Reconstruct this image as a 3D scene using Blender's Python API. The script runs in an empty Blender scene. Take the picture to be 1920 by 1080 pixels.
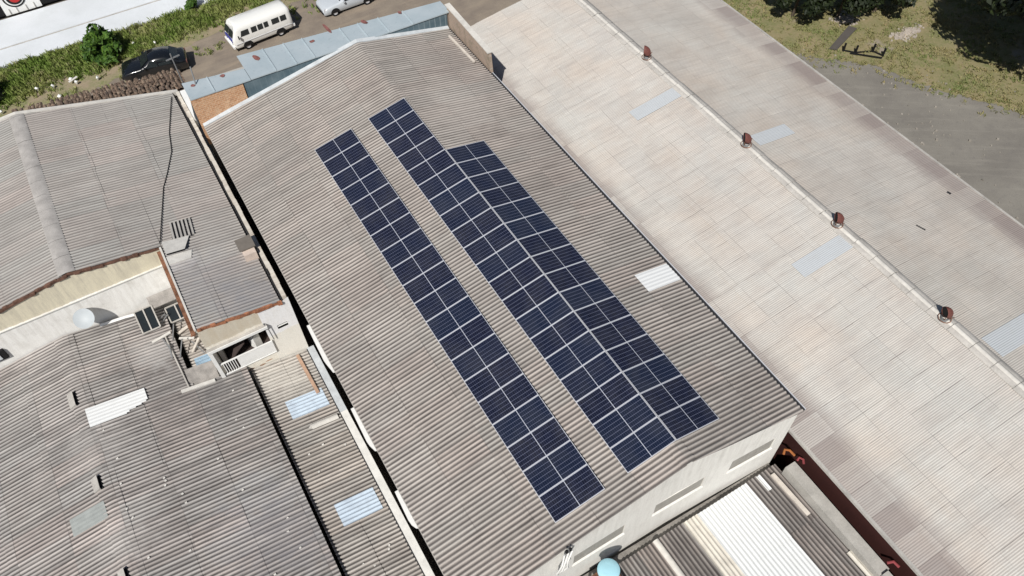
import bpy, math, random
from mathutils import Vector, Matrix
R = random.Random(7)
scn = bpy.context.scene
COL = scn.collection
ZG = 8.4                       # world z = survey z + 8.4 (street level is 0)
PI = math.pi

# ------------------------------------------------------------------ nodes
class NT:
    def __init__(s, name):
        s.m = bpy.data.materials.new(name); s.m.use_nodes = True
        s.t = s.m.node_tree; s.b = s.t.nodes['Principled BSDF']
    def set(s, inp, v):
        if hasattr(v, 'is_output'): s.t.links.new(v, inp)
        elif isinstance(v, (tuple, list)):
            inp.default_value = tuple(v) + ((1,) if len(v) == 3 and len(inp.default_value) == 4 else ())
        else: inp.default_value = v
    def n(s, typ, **k):
        nd = s.t.nodes.new(typ)
        for a, v in k.items(): setattr(nd, a, v)
        return nd
    def math(s, op, a, b=0.0, c=None, clamp=False):
        nd = s.n('ShaderNodeMath', operation=op, use_clamp=clamp)
        s.set(nd.inputs[0], a); s.set(nd.inputs[1], b)
        if c is not None: s.set(nd.inputs[2], c)
        return nd.outputs[0]
    def pos(s): return s.n('ShaderNodeNewGeometry').outputs['Position']
    def obj(s): return s.n('ShaderNodeTexCoord').outputs['Object']
    def xyz(s, v):
        nd = s.n('ShaderNodeSeparateXYZ'); s.set(nd.inputs[0], v); return nd.outputs
    def vec(s, x, y, z=0.0):
        nd = s.n('ShaderNodeCombineXYZ')
        for i, v in enumerate((x, y, z)): s.set(nd.inputs[i], v)
        return nd.outputs[0]
    def noise(s, v, scale, detail=3.0, rough=.55):
        nd = s.n('ShaderNodeTexNoise'); s.set(nd.inputs['Vector'], v)
        nd.inputs['Scale'].default_value = scale; nd.inputs['Detail'].default_value = detail
        nd.inputs['Roughness'].default_value = rough
        return nd.outputs['Fac']
    def white(s, v):
        nd = s.n('ShaderNodeTexWhiteNoise', noise_dimensions='3D'); s.set(nd.inputs['Vector'], v); return nd
    def rng(s, f, a, b, c=0.0, d=1.0):
        nd = s.n('ShaderNodeMapRange'); s.set(nd.inputs[0], f)
        for i, v in enumerate((a, b, c, d)): s.set(nd.inputs[i + 1], v)
        return nd.outputs[0]
    def mix(s, f, a, b, mode='MIX'):
        nd = s.n('ShaderNodeMix', data_type='RGBA', blend_type=mode)
        s.set(nd.inputs[0], f); s.set(nd.inputs[6], a); s.set(nd.inputs[7], b)
        return nd.outputs[2]
    def gray(s, v): return s.vec(v, v, v)
    def bump(s, h, strength=.3, dist=.02):
        nd = s.n('ShaderNodeBump'); nd.inputs['Strength'].default_value = strength
        nd.inputs['Distance'].default_value = dist; s.set(nd.inputs['Height'], h)
        s.t.links.new(nd.outputs[0], s.b.inputs['Normal'])
    def done(s, col=None, rough=.9, metal=0.0, spec=.3):
        if col is not None: s.set(s.b.inputs['Base Color'], col)
        s.set(s.b.inputs['Roughness'], rough); s.set(s.b.inputs['Metallic'], metal)
        s.set(s.b.inputs['Specular IOR Level'], spec)
        return s.m

def plain(name, col, rough=.8, metal=0.0, var=.12, scale=3.0, spec=.3):
    t = NT(name); o = t.obj()
    f = t.noise(o, scale, 4); g = t.noise(o, scale * 9, 2)
    k = t.math('ADD', t.rng(f, .25, .75, 1 - var, 1 + var), t.rng(g, .3, .7, -var * .5, var * .5))
    return t.done(t.mix(1.0, col, t.gray(k), 'MULTIPLY'), rough, metal, spec)

def fibro(name, base, dark, tintA, tintB, axis='y', tint=.5, patch=0.0, thru=False, pitch=.177, sheet=(1.78, 1.062), off=(0, 0), var=.1, valley=.72, streak=.35, stain=.4, fine=.1, eave=None, ridge=.13, joint=(.55, .45), jwide=.018, shade=None, spots=()):
    """weathered corrugated fibre cement: sheet to sheet tint, run-off streaks, darker valleys"""
    t = NT(name); p = t.pos(); x, y, z = t.xyz(p)
    w, u = (y, x) if axis == 'y' else (x, y)
    us = t.math('FLOOR', t.math('DIVIDE', t.math('SUBTRACT', u, off[0]), sheet[0]))
    ws = t.math('FLOOR', t.math('DIVIDE', t.math('SUBTRACT', w, off[1]), sheet[1]))
    wn = t.white(t.vec(us, ws, 3.7)); rv = wn.outputs['Value']; rc = t.xyz(wn.outputs['Color'])
    c = t.mix(t.rng(rc[0], 0, 1, 0, tint), base, tintA)
    c = t.mix(t.rng(rc[1], 0, 1, 0, tint), c, tintB)
    if patch:
        c = t.mix(t.rng(t.noise(p, .23, 3, .6), .45, .68, 0, patch), c, tintA); c = t.mix(t.rng(t.noise(t.vec(y, x, 7.0), .3, 3, .6), .48, .7, 0, patch), c, tintB)
    c = t.mix(1.0, c, t.gray(t.rng(rv, 0, 1, 1 - var, 1 + var)), 'MULTIPLY')
    big = t.noise(p, .33, 4, .6); mid = t.noise(p, 1.7, 4, .6)
    c = t.mix(t.rng(big, .42, .68, 0, stain), c, dark)
    c = t.mix(t.rng(mid, .52, .75, 0, stain * .8), c, tintA)
    st = t.noise(t.vec(t.math('MULTIPLY', u, .55), t.math('MULTIPLY', w, 5.65 * .5), 1.0), 1.0, 4, .65)
    c = t.mix(t.rng(st, .5, .72, 0, streak), c, dark)
    s2 = t.noise(t.vec(t.math('MULTIPLY', u, 1.6), t.math('MULTIPLY', w, 5.65), 9.0), 1.0, 2)
    c = t.mix(t.rng(s2, .6, .8, 0, .35), c, t.mix(1.0, tintB, (1.35, 1.35, 1.33), 'MULTIPLY'))
    ri = t.white(t.vec(t.math('FLOOR', t.math('ADD', t.math('DIVIDE', w, pitch), .5)), us, 5.1)).outputs['Value']
    c = t.mix(1.0, c, t.gray(t.rng(ri, 0, 1, 1 - ridge, 1 + ridge)), 'MULTIPLY')
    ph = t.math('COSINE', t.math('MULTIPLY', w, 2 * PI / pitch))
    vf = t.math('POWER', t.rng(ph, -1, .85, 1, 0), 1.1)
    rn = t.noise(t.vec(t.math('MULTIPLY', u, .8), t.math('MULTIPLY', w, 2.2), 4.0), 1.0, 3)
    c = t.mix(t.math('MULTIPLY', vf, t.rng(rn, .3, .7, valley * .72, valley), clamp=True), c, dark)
    # joints between the sheets
    fu = t.math('FRACT', t.math('DIVIDE', t.math('SUBTRACT', u, off[0]), sheet[0]))
    ju = t.rng(t.math('ABSOLUTE', t.math('SUBTRACT', fu, .5)), .488, .5, 0, joint[0])
    fw = t.math('FRACT', t.math('DIVIDE', t.math('SUBTRACT', w, off[1]), sheet[1]))
    jw = t.rng(t.math('ABSOLUTE', t.math('SUBTRACT', fw, .5)), .5 - jwide, .5, 0, joint[1])
    dash = t.noise(t.vec(t.math('MULTIPLY', u, .8 if thru else 1.5), t.math('MULTIPLY', ws, 3.3), t.math('MULTIPLY', us, 0.0 if thru else 2.1)), 1.0, 3)
    j = t.math('MAXIMUM', t.math('MULTIPLY', ju, t.rng(t.noise(p, .9, 2), .4, .62, .1, 1)), t.math('MULTIPLY', jw, t.rng(dash, .46, .6, .16, 1)))
    c = t.mix(j, c, t.mix(1.0, dark, (.6, .6, .6), 'MULTIPLY'))
    for sx, sy, sr, sk, scol in spots:           # local soot, lime or grime patches
        dx = t.math('SUBTRACT', x, sx); dy = t.math('SUBTRACT', y, sy)
        dd = t.math('SQRT', t.math('ADD', t.math('MULTIPLY', dx, dx), t.math('MULTIPLY', dy, dy)))
        m_ = t.math('MULTIPLY', t.rng(t.math('ADD', dd, t.rng(mid, .2, .8, -sr * .5, sr * .5)), sr * .4, sr, sk, 0), t.rng(st, .3, .62, .35, 1), clamp=True)
        c = t.mix(m_, c, scol)
    sp = t.noise(p, 38, 2)
    c = t.mix(1.0, c, t.gray(t.rng(sp, .3, .7, 1 - fine, 1 + fine)), 'MULTIPLY')
    if shade:                                    # slope away from the sun painted darker to deepen its shade
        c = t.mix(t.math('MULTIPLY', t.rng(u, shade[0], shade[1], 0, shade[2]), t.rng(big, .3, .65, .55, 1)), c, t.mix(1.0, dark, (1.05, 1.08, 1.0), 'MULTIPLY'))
    if eave:                                    # moss and soot on the lowest row of sheets
        for a, b, k in eave:
            e = t.math('MULTIPLY', t.rng(u, a, b, 0, k), t.rng(rc[2], 0, .6, .3, 1))
            c = t.mix(e, c, t.mix(1.0, dark, (.85, .8, .8), 'MULTIPLY'))
    return t.done(c, .92, 0, .2)

def plaster(name, base, dirt, top=0.0, bottom=0.0, amount=.6, axis='x', bandz=None, bandcol=None):
    t = NT(name); p = t.pos(); x, y, z = t.xyz(p)
    h = x if axis == 'x' else y
    run = t.noise(t.vec(t.math('MULTIPLY', h, 5.0), t.math('MULTIPLY', z, .45), 0.0), 1.0, 5, .7)
    c = base
    if bandz is not None:
        edge = t.math('ADD', z, t.rng(t.noise(p, 2.5, 3), .3, .7, -.06, .06))
        c = t.mix(t.rng(edge, bandz - .02, bandz + .02, 0, 1), base, bandcol)
    fall = t.rng(z, bottom, top, .25, 1)
    c = t.mix(t.math('MULTIPLY', t.rng(run, .42, .7, 0, amount), fall), c, dirt)
    n = t.noise(p, 1.3, 5, .6)
    c = t.mix(t.rng(n, .5, .75, 0, amount * .5), c, dirt)
    c = t.mix(1.0, c, t.gray(t.rng(t.noise(p, 22, 2), .3, .7, .93, 1.06)), 'MULTIPLY')
    t.bump(t.noise(p, 18, 3), .15, .02)
    return t.done(c, .93, 0, .2)

def ribbed(name, col, dirt, axis='y', pitch=.177, rough=.55, amt=.35):
    t = NT(name); p = t.pos(); x, y, z = t.xyz(p); w, u = (y, x) if axis == 'y' else (x, y)
    st = t.noise(t.vec(t.math('MULTIPLY', u, .7), t.math('MULTIPLY', w, 5.0), 2.0), 1.0, 4)
    c = t.mix(t.rng(st, .5, .75, 0, amt), col, dirt)
    c = t.mix(t.rng(t.noise(p, 2.2, 4), .5, .75, 0, amt), c, dirt)
    ph = t.math('COSINE', t.math('MULTIPLY', w, 2 * PI / pitch))
    c = t.mix(t.rng(ph, -1, .2, amt * .55, 0), c, dirt)
    return t.done(c, rough, 0, .35)

# ------------------------------------------------------------------ mesh helper
def link(o, parent=None):
    COL.objects.link(o)
    if parent is not None: o.parent = parent
    return o
def tag(o, label=None, cat=None, group=None, kind=None):
    if label: o['label'] = label
    if cat: o['category'] = cat
    if group: o['group'] = group
    if kind: o['kind'] = kind
    return o
def world_of(o):
    v = Vector((0, 0, 0))
    while o is not None: v += o.location; o = o.parent
    return v
class MB:
    def __init__(s): s.v = []; s.f = []; s.sm = []
    def face(s, pts, smooth=False):
        i = len(s.v); s.v += [tuple(p) for p in pts]; s.f.append(tuple(range(i, i + len(pts)))); s.sm.append(smooth); return s
    def box(s, x0, x1, y0, y1, z0, z1, rot=0.0, piv=None):
        P = [(x0, y0, z0), (x1, y0, z0), (x1, y1, z0), (x0, y1, z0), (x0, y0, z1), (x1, y0, z1), (x1, y1, z1), (x0, y1, z1)]
        if rot:
            cx, cy = piv or ((x0 + x1) / 2, (y0 + y1) / 2); c, n = math.cos(rot), math.sin(rot)
            P = [(cx + (a - cx) * c - (b - cy) * n, cy + (a - cx) * n + (b - cy) * c, d) for a, b, d in P]
        return s.hexa(P)
    def hexa(s, P):
        i = len(s.v); s.v += [tuple(p) for p in P]
        for q in ((0, 3, 2, 1), (4, 5, 6, 7), (0, 1, 5, 4), (1, 2, 6, 5), (2, 3, 7, 6), (3, 0, 4, 7)):
            s.f.append(tuple(i + k for k in q)); s.sm.append(False)
        return s
    def grid(s, P, smooth=True):
        i = len(s.v); nr, nc = len(P), len(P[0])
        for r in P: s.v += [tuple(p) for p in r]
        for a in range(nr - 1):
            for b in range(nc - 1):
                k = i + a * nc + b; s.f.append((k, k + 1, k + nc + 1, k + nc)); s.sm.append(smooth)
        return s
    def tube(s, pts, r, n=8, caps=True):
        pts = [Vector(p) for p in pts]; rs = r if isinstance(r, (list, tuple)) else [r] * len(pts)
        rings = []; 
        for i, p in enumerate(pts):
            d = (pts[min(i + 1, len(pts) - 1)] - pts[max(i - 1, 0)]).normalized()
            a = d.cross(Vector((0, 0, 1)));  a = a.normalized() if a.length > 1e-3 else Vector((1, 0, 0)); b = d.cross(a)
            rings.append([p + (a * math.cos(t) + b * math.sin(t)) * rs[i] for t in [2 * PI * k / n for k in range(n + 1)]])
        s.grid(rings)
        if caps:
            s.face(rings[0][:-1]); s.face(rings[-1][:-1][::-1])
        return s
    def bar(s, a, b, w, h):
        """square bar from a to b"""
        a, b = Vector(a), Vector(b); d = (b - a).normalized(); u = d.cross(Vector((0, 0, 1)))
        u = u.normalized() if u.length > 1e-3 else Vector((1, 0, 0)); v = u.cross(d)
        P = []
        for c in (a, b):
            P += [c - u * w / 2 - v * h / 2, c + u * w / 2 - v * h / 2, c + u * w / 2 + v * h / 2, c - u * w / 2 + v * h / 2]
        return s.hexa(P)
    def lathe(s, prof, cx=0, cy=0, n=20):
        return s.grid([[(cx + r * math.cos(2 * PI * k / n), cy + r * math.sin(2 * PI * k / n), z) for k in range(n + 1)] for r, z in prof])
    def build(s, name, mat, parent=None, local=False, kind=None):
        me = bpy.data.meshes.new(name)
        if local: vs = s.v
        else:
            o = world_of(parent) if parent is not None else Vector((0, 0, 0))
            vs = [(x - o.x, y - o.y, z + ZG - o.z) for x, y, z in s.v]
        me.from_pydata(vs, [], s.f); me.materials.append(mat)
        me.polygons.foreach_set('use_smooth', s.sm); me.update()
        ob = bpy.data.objects.new(name, me); link(ob, parent)
        if kind: ob['kind'] = kind
        return ob
def empty(name, loc, label=None, cat=None, group=None, rz=0.0):
    o = bpy.data.objects.new(name, None); link(o); o.empty_display_size = .3
    o.location = (loc[0], loc[1], loc[2] + ZG); o.rotation_euler = (0, 0, rz)
    return tag(o, label, cat, group)
def copy_tree(o, parent=None):
    c = o.copy(); COL.objects.link(c)
    if parent is not None: c.parent = parent
    for ch in list(o.children): copy_tree(ch, c)
    return c

def corrugate(mb, O, du, dw, L, w0, w1, courses, pitch=.177, amp=.025, lap=.09, lift=.014, seg=8, sheet=1.062, jit=.006, clip=None, seed=1, flat=False, sag=.012):
    """a slope of lapped corrugated sheets; O = top of slope, du = downhill unit vector, dw = level unit vector"""
    rr = random.Random(seed); O, du, dw = Vector(O), Vector(du), Vector(dw); nn = du.cross(dw)
    if nn.z < 0: nn = -nn
    step = pitch / seg; n = int((w1 - w0) / step) + 1; js = {}
    for ci in range(len(courses) - 1):
        ua, ub = courses[ci], courses[ci + 1] + (lap if ci < len(courses) - 2 else 0)
        rows = []
        for k, t in enumerate((0.0, .5, 1.0)):
            row = []
            for i in range(n + 1):
                w = min(w0 + i * step, w1); sh = math.floor(w / sheet)
                a, b = js.setdefault((ci, sh), (rr.uniform(-1, 1), rr.uniform(-1, 1)))
                u = ua + (ub - ua) * t + (b * .03 if k == 2 and ci < len(courses) - 2 else 0)
                wc = w if clip is None else clip(w, u)
                h = amp * math.cos(2 * PI * wc / pitch) + lift * t * (1 if ci < len(courses) - 1 else 0) + a * jit * t
                h += sag * (math.sin(wc * .55 + ci * 1.7) * .6 + math.sin(wc * .21 + u * .9 + seed)) 
                p = O + du * u + dw * wc + nn * h
                row.append(p)
            rows.append(row)
        mb.grid(rows)
    return mb

# ------------------------------------------------------------------ materials
M = {}
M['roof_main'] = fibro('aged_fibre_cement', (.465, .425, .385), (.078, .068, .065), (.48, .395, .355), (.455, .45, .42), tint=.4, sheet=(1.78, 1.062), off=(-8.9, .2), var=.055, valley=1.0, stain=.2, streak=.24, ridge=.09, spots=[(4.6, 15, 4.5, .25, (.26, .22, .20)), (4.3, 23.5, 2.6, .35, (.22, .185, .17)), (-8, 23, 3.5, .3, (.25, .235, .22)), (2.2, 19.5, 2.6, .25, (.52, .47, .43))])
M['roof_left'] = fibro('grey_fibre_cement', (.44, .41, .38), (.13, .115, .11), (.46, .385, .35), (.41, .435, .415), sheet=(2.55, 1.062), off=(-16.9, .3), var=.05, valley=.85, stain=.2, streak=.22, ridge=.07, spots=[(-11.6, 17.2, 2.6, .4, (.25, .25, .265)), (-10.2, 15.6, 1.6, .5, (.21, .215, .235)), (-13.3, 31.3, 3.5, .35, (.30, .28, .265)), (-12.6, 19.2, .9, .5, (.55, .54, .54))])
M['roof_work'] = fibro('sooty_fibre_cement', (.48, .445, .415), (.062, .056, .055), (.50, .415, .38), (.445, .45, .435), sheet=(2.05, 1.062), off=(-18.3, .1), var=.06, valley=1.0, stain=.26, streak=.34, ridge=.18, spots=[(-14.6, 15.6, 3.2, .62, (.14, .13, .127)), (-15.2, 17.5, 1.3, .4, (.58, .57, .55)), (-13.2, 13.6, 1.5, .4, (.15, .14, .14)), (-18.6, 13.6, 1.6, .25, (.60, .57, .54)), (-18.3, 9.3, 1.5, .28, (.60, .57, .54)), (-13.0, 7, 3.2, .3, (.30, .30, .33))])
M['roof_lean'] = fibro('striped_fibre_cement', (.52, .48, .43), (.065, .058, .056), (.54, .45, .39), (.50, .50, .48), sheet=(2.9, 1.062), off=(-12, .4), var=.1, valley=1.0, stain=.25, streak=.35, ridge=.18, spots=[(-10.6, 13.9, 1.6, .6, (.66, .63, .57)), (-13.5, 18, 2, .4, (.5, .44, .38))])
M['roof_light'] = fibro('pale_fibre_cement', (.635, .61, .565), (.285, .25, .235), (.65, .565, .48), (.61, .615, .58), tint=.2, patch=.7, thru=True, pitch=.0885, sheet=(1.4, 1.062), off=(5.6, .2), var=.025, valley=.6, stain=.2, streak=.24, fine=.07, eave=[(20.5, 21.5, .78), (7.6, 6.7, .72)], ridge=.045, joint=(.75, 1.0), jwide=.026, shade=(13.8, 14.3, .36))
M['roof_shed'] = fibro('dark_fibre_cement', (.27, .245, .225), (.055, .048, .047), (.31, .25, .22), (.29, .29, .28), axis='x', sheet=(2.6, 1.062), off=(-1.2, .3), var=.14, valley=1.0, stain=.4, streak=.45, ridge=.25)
M['white_sheet'] = ribbed('white_translucent_sheet', (.80, .81, .805), (.66, .66, .64), amt=.18)
M['white_sheet_x'] = ribbed('white_sheet_lengthwise', (.72, .735, .73), (.62, .63, .615), axis='x', amt=.35)
M['cream_sheet_x'] = ribbed('yellowed_sheet_lengthwise', (.66, .625, .55), (.36, .33, .29), axis='x', amt=.6)
M['blue_sheet'] = ribbed('bluish_translucent_sheet', (.56, .66, .76), (.30, .34, .40), amt=.5)
M['pale_blue_sheet'] = ribbed('pale_blue_sheet', (.50, .525, .545), (.44, .445, .44), pitch=.0885, amt=.3)
M['flash'] = plain('blue_grey_flashing', (.50, .53, .55), .7, var=.15)
M['green_sheet'] = plain('greenish_grey_sheet', (.34, .36, .345), .6)
M['cap'] = plain('ridge_cap_cement', (.42, .40, .37), .9, var=.2, scale=1.5)
M['cap_light'] = plain('pale_ridge_cap', (.60, .575, .53), .9, var=.16, scale=.7)
M['cap_white'] = plain('white_mortar', (.62, .60, .56), .9, var=.15)
M['wall_main'] = plaster('gable_render', (.78, .765, .72), (.47, .45, .41), top=ZG - .3, bottom=ZG - 6, amount=.5)
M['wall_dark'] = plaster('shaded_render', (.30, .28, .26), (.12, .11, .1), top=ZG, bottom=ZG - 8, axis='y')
M['wall_cream'] = plaster('stained_cream_render', (.84, .83, .80), (.36, .33, .28), top=ZG - 2, bottom=ZG - 5, amount=.6, bandz=ZG - 3.15, bandcol=(.70, .645, .50))
M['wall_wing'] = plaster('cream_balcony_render', (.80, .765, .68), (.46, .36, .24), top=ZG - 2.2, bottom=ZG - 7, amount=.4, bandz=ZG - 3.45, bandcol=(.60, .55, .455))
M['wall_white'] = plaster('white_corner_render', (.80, .775, .71), (.55, .47, .34), top=ZG - 2.2, bottom=ZG - 7, amount=.2, bandz=ZG - 4.6, bandcol=(.82, .82, .825))
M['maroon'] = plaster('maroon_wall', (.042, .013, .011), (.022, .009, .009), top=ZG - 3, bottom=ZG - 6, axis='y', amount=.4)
M['concrete'] = plain('bare_concrete', (.40, .385, .355), .95, var=.18, scale=2)
M['white_paint'] = plain('white_paint', (.80, .80, .78), .7, var=.06)
M['offwhite'] = plain('offwhite_parapet', (.70, .69, .655), .9, var=.14, scale=2.5)
M['recess'] = plain('grey_window_panel', (.33, .315, .285), .8, var=.12)
M['dark_hole'] = plain('dark_opening', (.012, .012, .013), .9, var=.1)
M['door_and_shade'] = plain('dark_wood_and_shade', (.06, .045, .042), .7)
M['alu'] = plain('aluminium', (.74, .75, .78), .45, .3, var=.03, spec=.5)
M['gutter_grey'] = plain('sooty_concrete', (.22, .205, .185), .95, var=.4, scale=2)
M['gutter'] = plain('dark_gutter', (.03, .03, .033), .6)
M['rust'] = plain('rusty_iron', (.20, .095, .055), .9, var=.75, scale=2.2)
M['red_rust'] = plain('red_rust_patch', (.22, .095, .085), .9, var=.5, scale=5)
M['tile_orange'] = plain('broken_clay_edge', (.36, .155, .085), .95, var=.6, scale=3)
M['dark_edge'] = plain('weathered_edge', (.13, .07, .05), .95, var=.6, scale=3)
M['wood'] = plain('weathered_plank', (.44, .29, .205), .9, var=.2, scale=3)
M['pale_wood'] = plain('pale_batten', (.58, .53, .47), .9, var=.15)
M['grey_steel'] = plain('grey_steel', (.25, .255, .26), .55, .4, spec=.5)
M['black'] = plain('black_plastic', (.012, .012, .013), .6)
M['tyre'] = plain('tyre_rubber', (.018, .018, .019), .9)
M['tank_blue'] = plain('sky_blue_fibreglass', (.36, .63, .72), .45, var=.06, spec=.5)
M['orange'] = plain('orange_pipe', (.30, .105, .03), .8)
M['pink'] = plain('red_pipe', (.24, .05, .055), .8)
M['dish'] = plain('dish_grey_paint', (.44, .475, .495), .5, var=.05)
M['glass_dark'] = plain('dark_glass', (.02, .025, .027), .12, spec=.6)
M['junk'] = plain('grey_board', (.30, .28, .26), .9, var=.3)

t = NT('galvanised_blue_sheet'); p = t.pos()
c = t.mix(t.rng(t.noise(p, .8, 4), .35, .7), (.42, .495, .535), (.50, .565, .60))
c = t.mix(t.rng(t.noise(p, 6, 4), .6, .75, 0, .5), c, (.27, .33, .36))
M['blue_metal'] = t.done(c, .5, .15, .5)
t = NT('blue_cladding'); p = t.pos(); x, y, z = t.xyz(p)
c = t.mix(t.rng(t.noise(p, 1.2, 5), .4, .7), (.085, .135, .165), (.15, .205, .235))
c = t.mix(t.rng(t.math('SINE', t.math('MULTIPLY', x, 2 * PI / .32)), .75, 1, 0, t.rng(x, 2.5, 4.5, 0.15, .7)), c, (.26, .32, .35))
M['blue_clad'] = t.done(c, .55, .1, .4)
t = NT('rough_orange_brick'); p = t.pos(); x, y, z = t.xyz(p)
br = t.n('ShaderNodeTexBrick'); t.set(br.inputs['Vector'], t.vec(t.math('ADD', x, y), z)); br.inputs['Scale'].default_value = 2.2
br.inputs['Color1'].default_value = (.56, .315, .175, 1); br.inputs['Color2'].default_value = (.47, .245, .13, 1); br.inputs['Mortar'].default_value = (.62, .45, .31, 1)
br.inputs['Mortar Size'].default_value = .025
c = t.mix(t.rng(t.noise(p, 3.2, 5, .7), .45, .7, 0, .75), br.outputs[0], (.66, .47, .31))
c = t.mix(t.rng(t.noise(p, 4.5, 4, .7), .55, .72, 0, .6), c, (.25, .13, .075))
t.bump(t.noise(p, 9, 4), .6, .05)
M['brick'] = t.done(c, .95)
t = NT('mossy_grey_brick'); p = t.pos(); x, y, z = t.xyz(p)
br = t.n('ShaderNodeTexBrick'); t.set(br.inputs['Vector'], t.vec(y, z)); br.inputs['Scale'].default_value = 3
br.inputs['Color1'].default_value = (.42, .31, .235, 1); br.inputs['Color2'].default_value = (.36, .275, .215, 1); br.inputs['Mortar'].default_value = (.42, .37, .32, 1)
c = t.mix(t.rng(t.noise(p, 1.6, 5, .7), .5, .7, 0, .8), br.outputs[0], (.20, .18, .13))
M['brick_grey'] = t.done(c, .95)
t = NT('mossy_clay_tiles'); p = t.pos(); x, y, z = t.xyz(p)
n1 = t.noise(t.vec(t.math('MULTIPLY', x, 1.0), t.math('MULTIPLY', y, .45), 0), 7, 5, .7)
c = t.mix(t.rng(n1, .38, .62), (.05, .036, .03), (.25, .175, .125))
c = t.mix(t.rng(t.noise(p, 6, 4, .7), .54, .66, 0, .9), c, (.42, .34, .25))
c = t.mix(t.rng(t.noise(p, .9, 4, .7), .5, .7, 0, .7), c, (.10, .075, .065))
t.bump(n1, .6, .05)
M['moss_tile'] = t.done(c, .95)

# solar cells: 6 x 24 half-cut cells, silver gaps, a lighter seam across the middle
t = NT('navy_solar_cells'); o = t.obj(); x, y, z = t.xyz(o)
oi = t.n('ShaderNodeObjectInfo').outputs['Random']
cx = t.math('DIVIDE', t.math('SUBTRACT', t.math('ABSOLUTE', x), .012), .0805)
cy = t.math('DIVIDE', t.math('ADD', y, .496), .1653)
fx = t.math('ABSOLUTE', t.math('SUBTRACT', t.math('FRACT', cx), .5)); fy = t.math('ABSOLUTE', t.math('SUBTRACT', t.math('FRACT', cy), .5))
cell = t.white(t.vec(t.math('FLOOR', cx), t.math('FLOOR', cy), t.math('ADD', t.math('SIGN', x), t.math('MULTIPLY', oi, 91.0))))
c = t.mix(t.xyz(cell.outputs['Color'])[0], (.007, .0085, .020), (.011, .0135, .032))
c = t.mix(t.rng(oi, .4, 1, 0, .8), c, (.009, .016, .037))
bus = t.math('ABSOLUTE', t.math('SUBTRACT', t.math('FRACT', t.math('MULTIPLY', cy, 5.0)), .5))
c = t.mix(t.rng(bus, .42, .5, 0, .1), c, (.16, .17, .22))
c = t.mix(t.rng(fx, .46, .475, 0, .42), c, (.16, .18, .28))
c = t.mix(t.rng(fy, .45, .475, 0, .72), c, (.21, .23, .33))
c = t.mix(t.rng(t.math('ABSOLUTE', x), .010, .013, 1, 0), c, (.50, .52, .58))
d = t.noise(t.pos(), 1.1, 4)
c = t.mix(t.rng(d, .4, .8, 0, .05), c, (.4, .38, .34))
M['cells'] = t.done(c, .16, 0, .42)

# ------------------------------------------------------------------ the roofs: helper for a gabled slope
def slope_dirs(k, side):
    n = math.hypot(1, k); return (side / n, 0, -k / n), n
def zz(x0, z0, k): return lambda x: z0 - k * abs(x - x0)
TM = math.tan(.2018); zm = zz(0, -.145, TM)
K1 = .153; z1 = zz(-16.76, -1.5, K1)
KW = .15; zw = zz(-18.5, -4.9, KW)
KL = .137; zl = zz(14.0, -2.37, KL)
def zs(x): return -6.24 - .15 * (x + 11.85)      # lean-to
def zr(y): return -5.3 - .04 * (y + 1)           # shed behind the gable
def ye(x): return -.88 if x <= 0 else -.88 - .05 * x
def yw(x): return ye(x) + .07
def yfar(x): return 27.0 - .02 * (x + 9)

# ================================================================== MAIN WAREHOUSE
W = empty('warehouse', (-1.7, 13, -8.4), 'long gabled warehouse with solar panels and aged grey-brown corrugated roof', 'warehouse')
mb = MB(); dl, nl = slope_dirs(TM, -1); dr, nr_ = slope_dirs(TM, 1)
clipf = lambda sg: (lambda w, u: max(w, ye(sg * u / nl)))
corrugate(mb, (0, 0, -.145), dl, (0, 1, 0), 8.75 * nl, -.9, 26.95, [0.12, 1.9, 3.68, 5.46, 7.24, 8.75 * nl], clip=clipf(-1), seed=3)
corrugate(mb, (0, 0, -.145), dr, (0, 1, 0), 5.3 * nl, -1.2, 26.75, [0.12, 1.9, 3.68, 5.3 * nl], clip=clipf(1), seed=4)
roof = mb.build('roof', M['roof_main'], W)
mb = MB()                                        # bent corrugated ridge pieces
rows = []; step = .177 / 8; ys = [-.86 + i * step for i in range(int(27.7 / step))]
for s_, dz in ((-.30, 0), (-.2, .004), (-.1, -.004), (0, -.02), (.1, -.004), (.2, .004), (.30, 0)):
    rows.append([(s_, y, zm(s_) + .024 + dz + .025 * math.cos(2 * PI * y / .177) + .004 * math.floor(y / 1.062) % .008) for y in ys])
mb.grid(rows).build('ridge_cap', M['roof_main'], roof)
# white sheet on the far slope
mb = MB(); corrugate(mb, (0, 0, -.145 + .034), dr, (0, 1, 0), 1, 6.03, 7.03, [3.56 * nl, 5.27 * nl], seed=9, amp=.007)
o = mb.build('skylight', M['white_sheet'], roof)
# gable wall with three recessed windows
mb = MB(); wins = [(-4.5, -2.3), (-.95, 1.29), (2.52, 4.6)]; zt, zb = -2.78, -3.72
xs = sorted(set([-8.4, 0, 5.15] + [v for w in wins for v in w])); D = .05
top = lambda x: zm(x) - .075
for a, b in zip(xs, xs[1:]):
    A = lambda z, x: (x, yw(x), z)
    iswin = any(w[0] <= a and b <= w[1] for w in wins)
    if not iswin: mb.face([A(-8.4, a), A(-8.4, b), A(top(b), b), A(top(a), a)])
    else:
        mb.face([A(-8.4, a), A(-8.4, b), A(zb, b), A(zb, a)]); mb.face([A(zt, a), A(zt, b), A(top(b), b), A(top(a), a)])
for a, b in wins:
    Fr = lambda x, z, d=0: (x, yw(x) + d, z)
    mb.face([Fr(a, zb), Fr(a, zb, D), Fr(a, zt, D), Fr(a, zt)]); mb.face([Fr(b, zb, D), Fr(b, zb), Fr(b, zt), Fr(b, zt, D)])
    mb.face([Fr(a, zt), Fr(a, zt, D), Fr(b, zt, D), Fr(b, zt)]); mb.face([Fr(a, zb, D), Fr(a, zb), Fr(b, zb), Fr(b, zb, D)])
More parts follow.
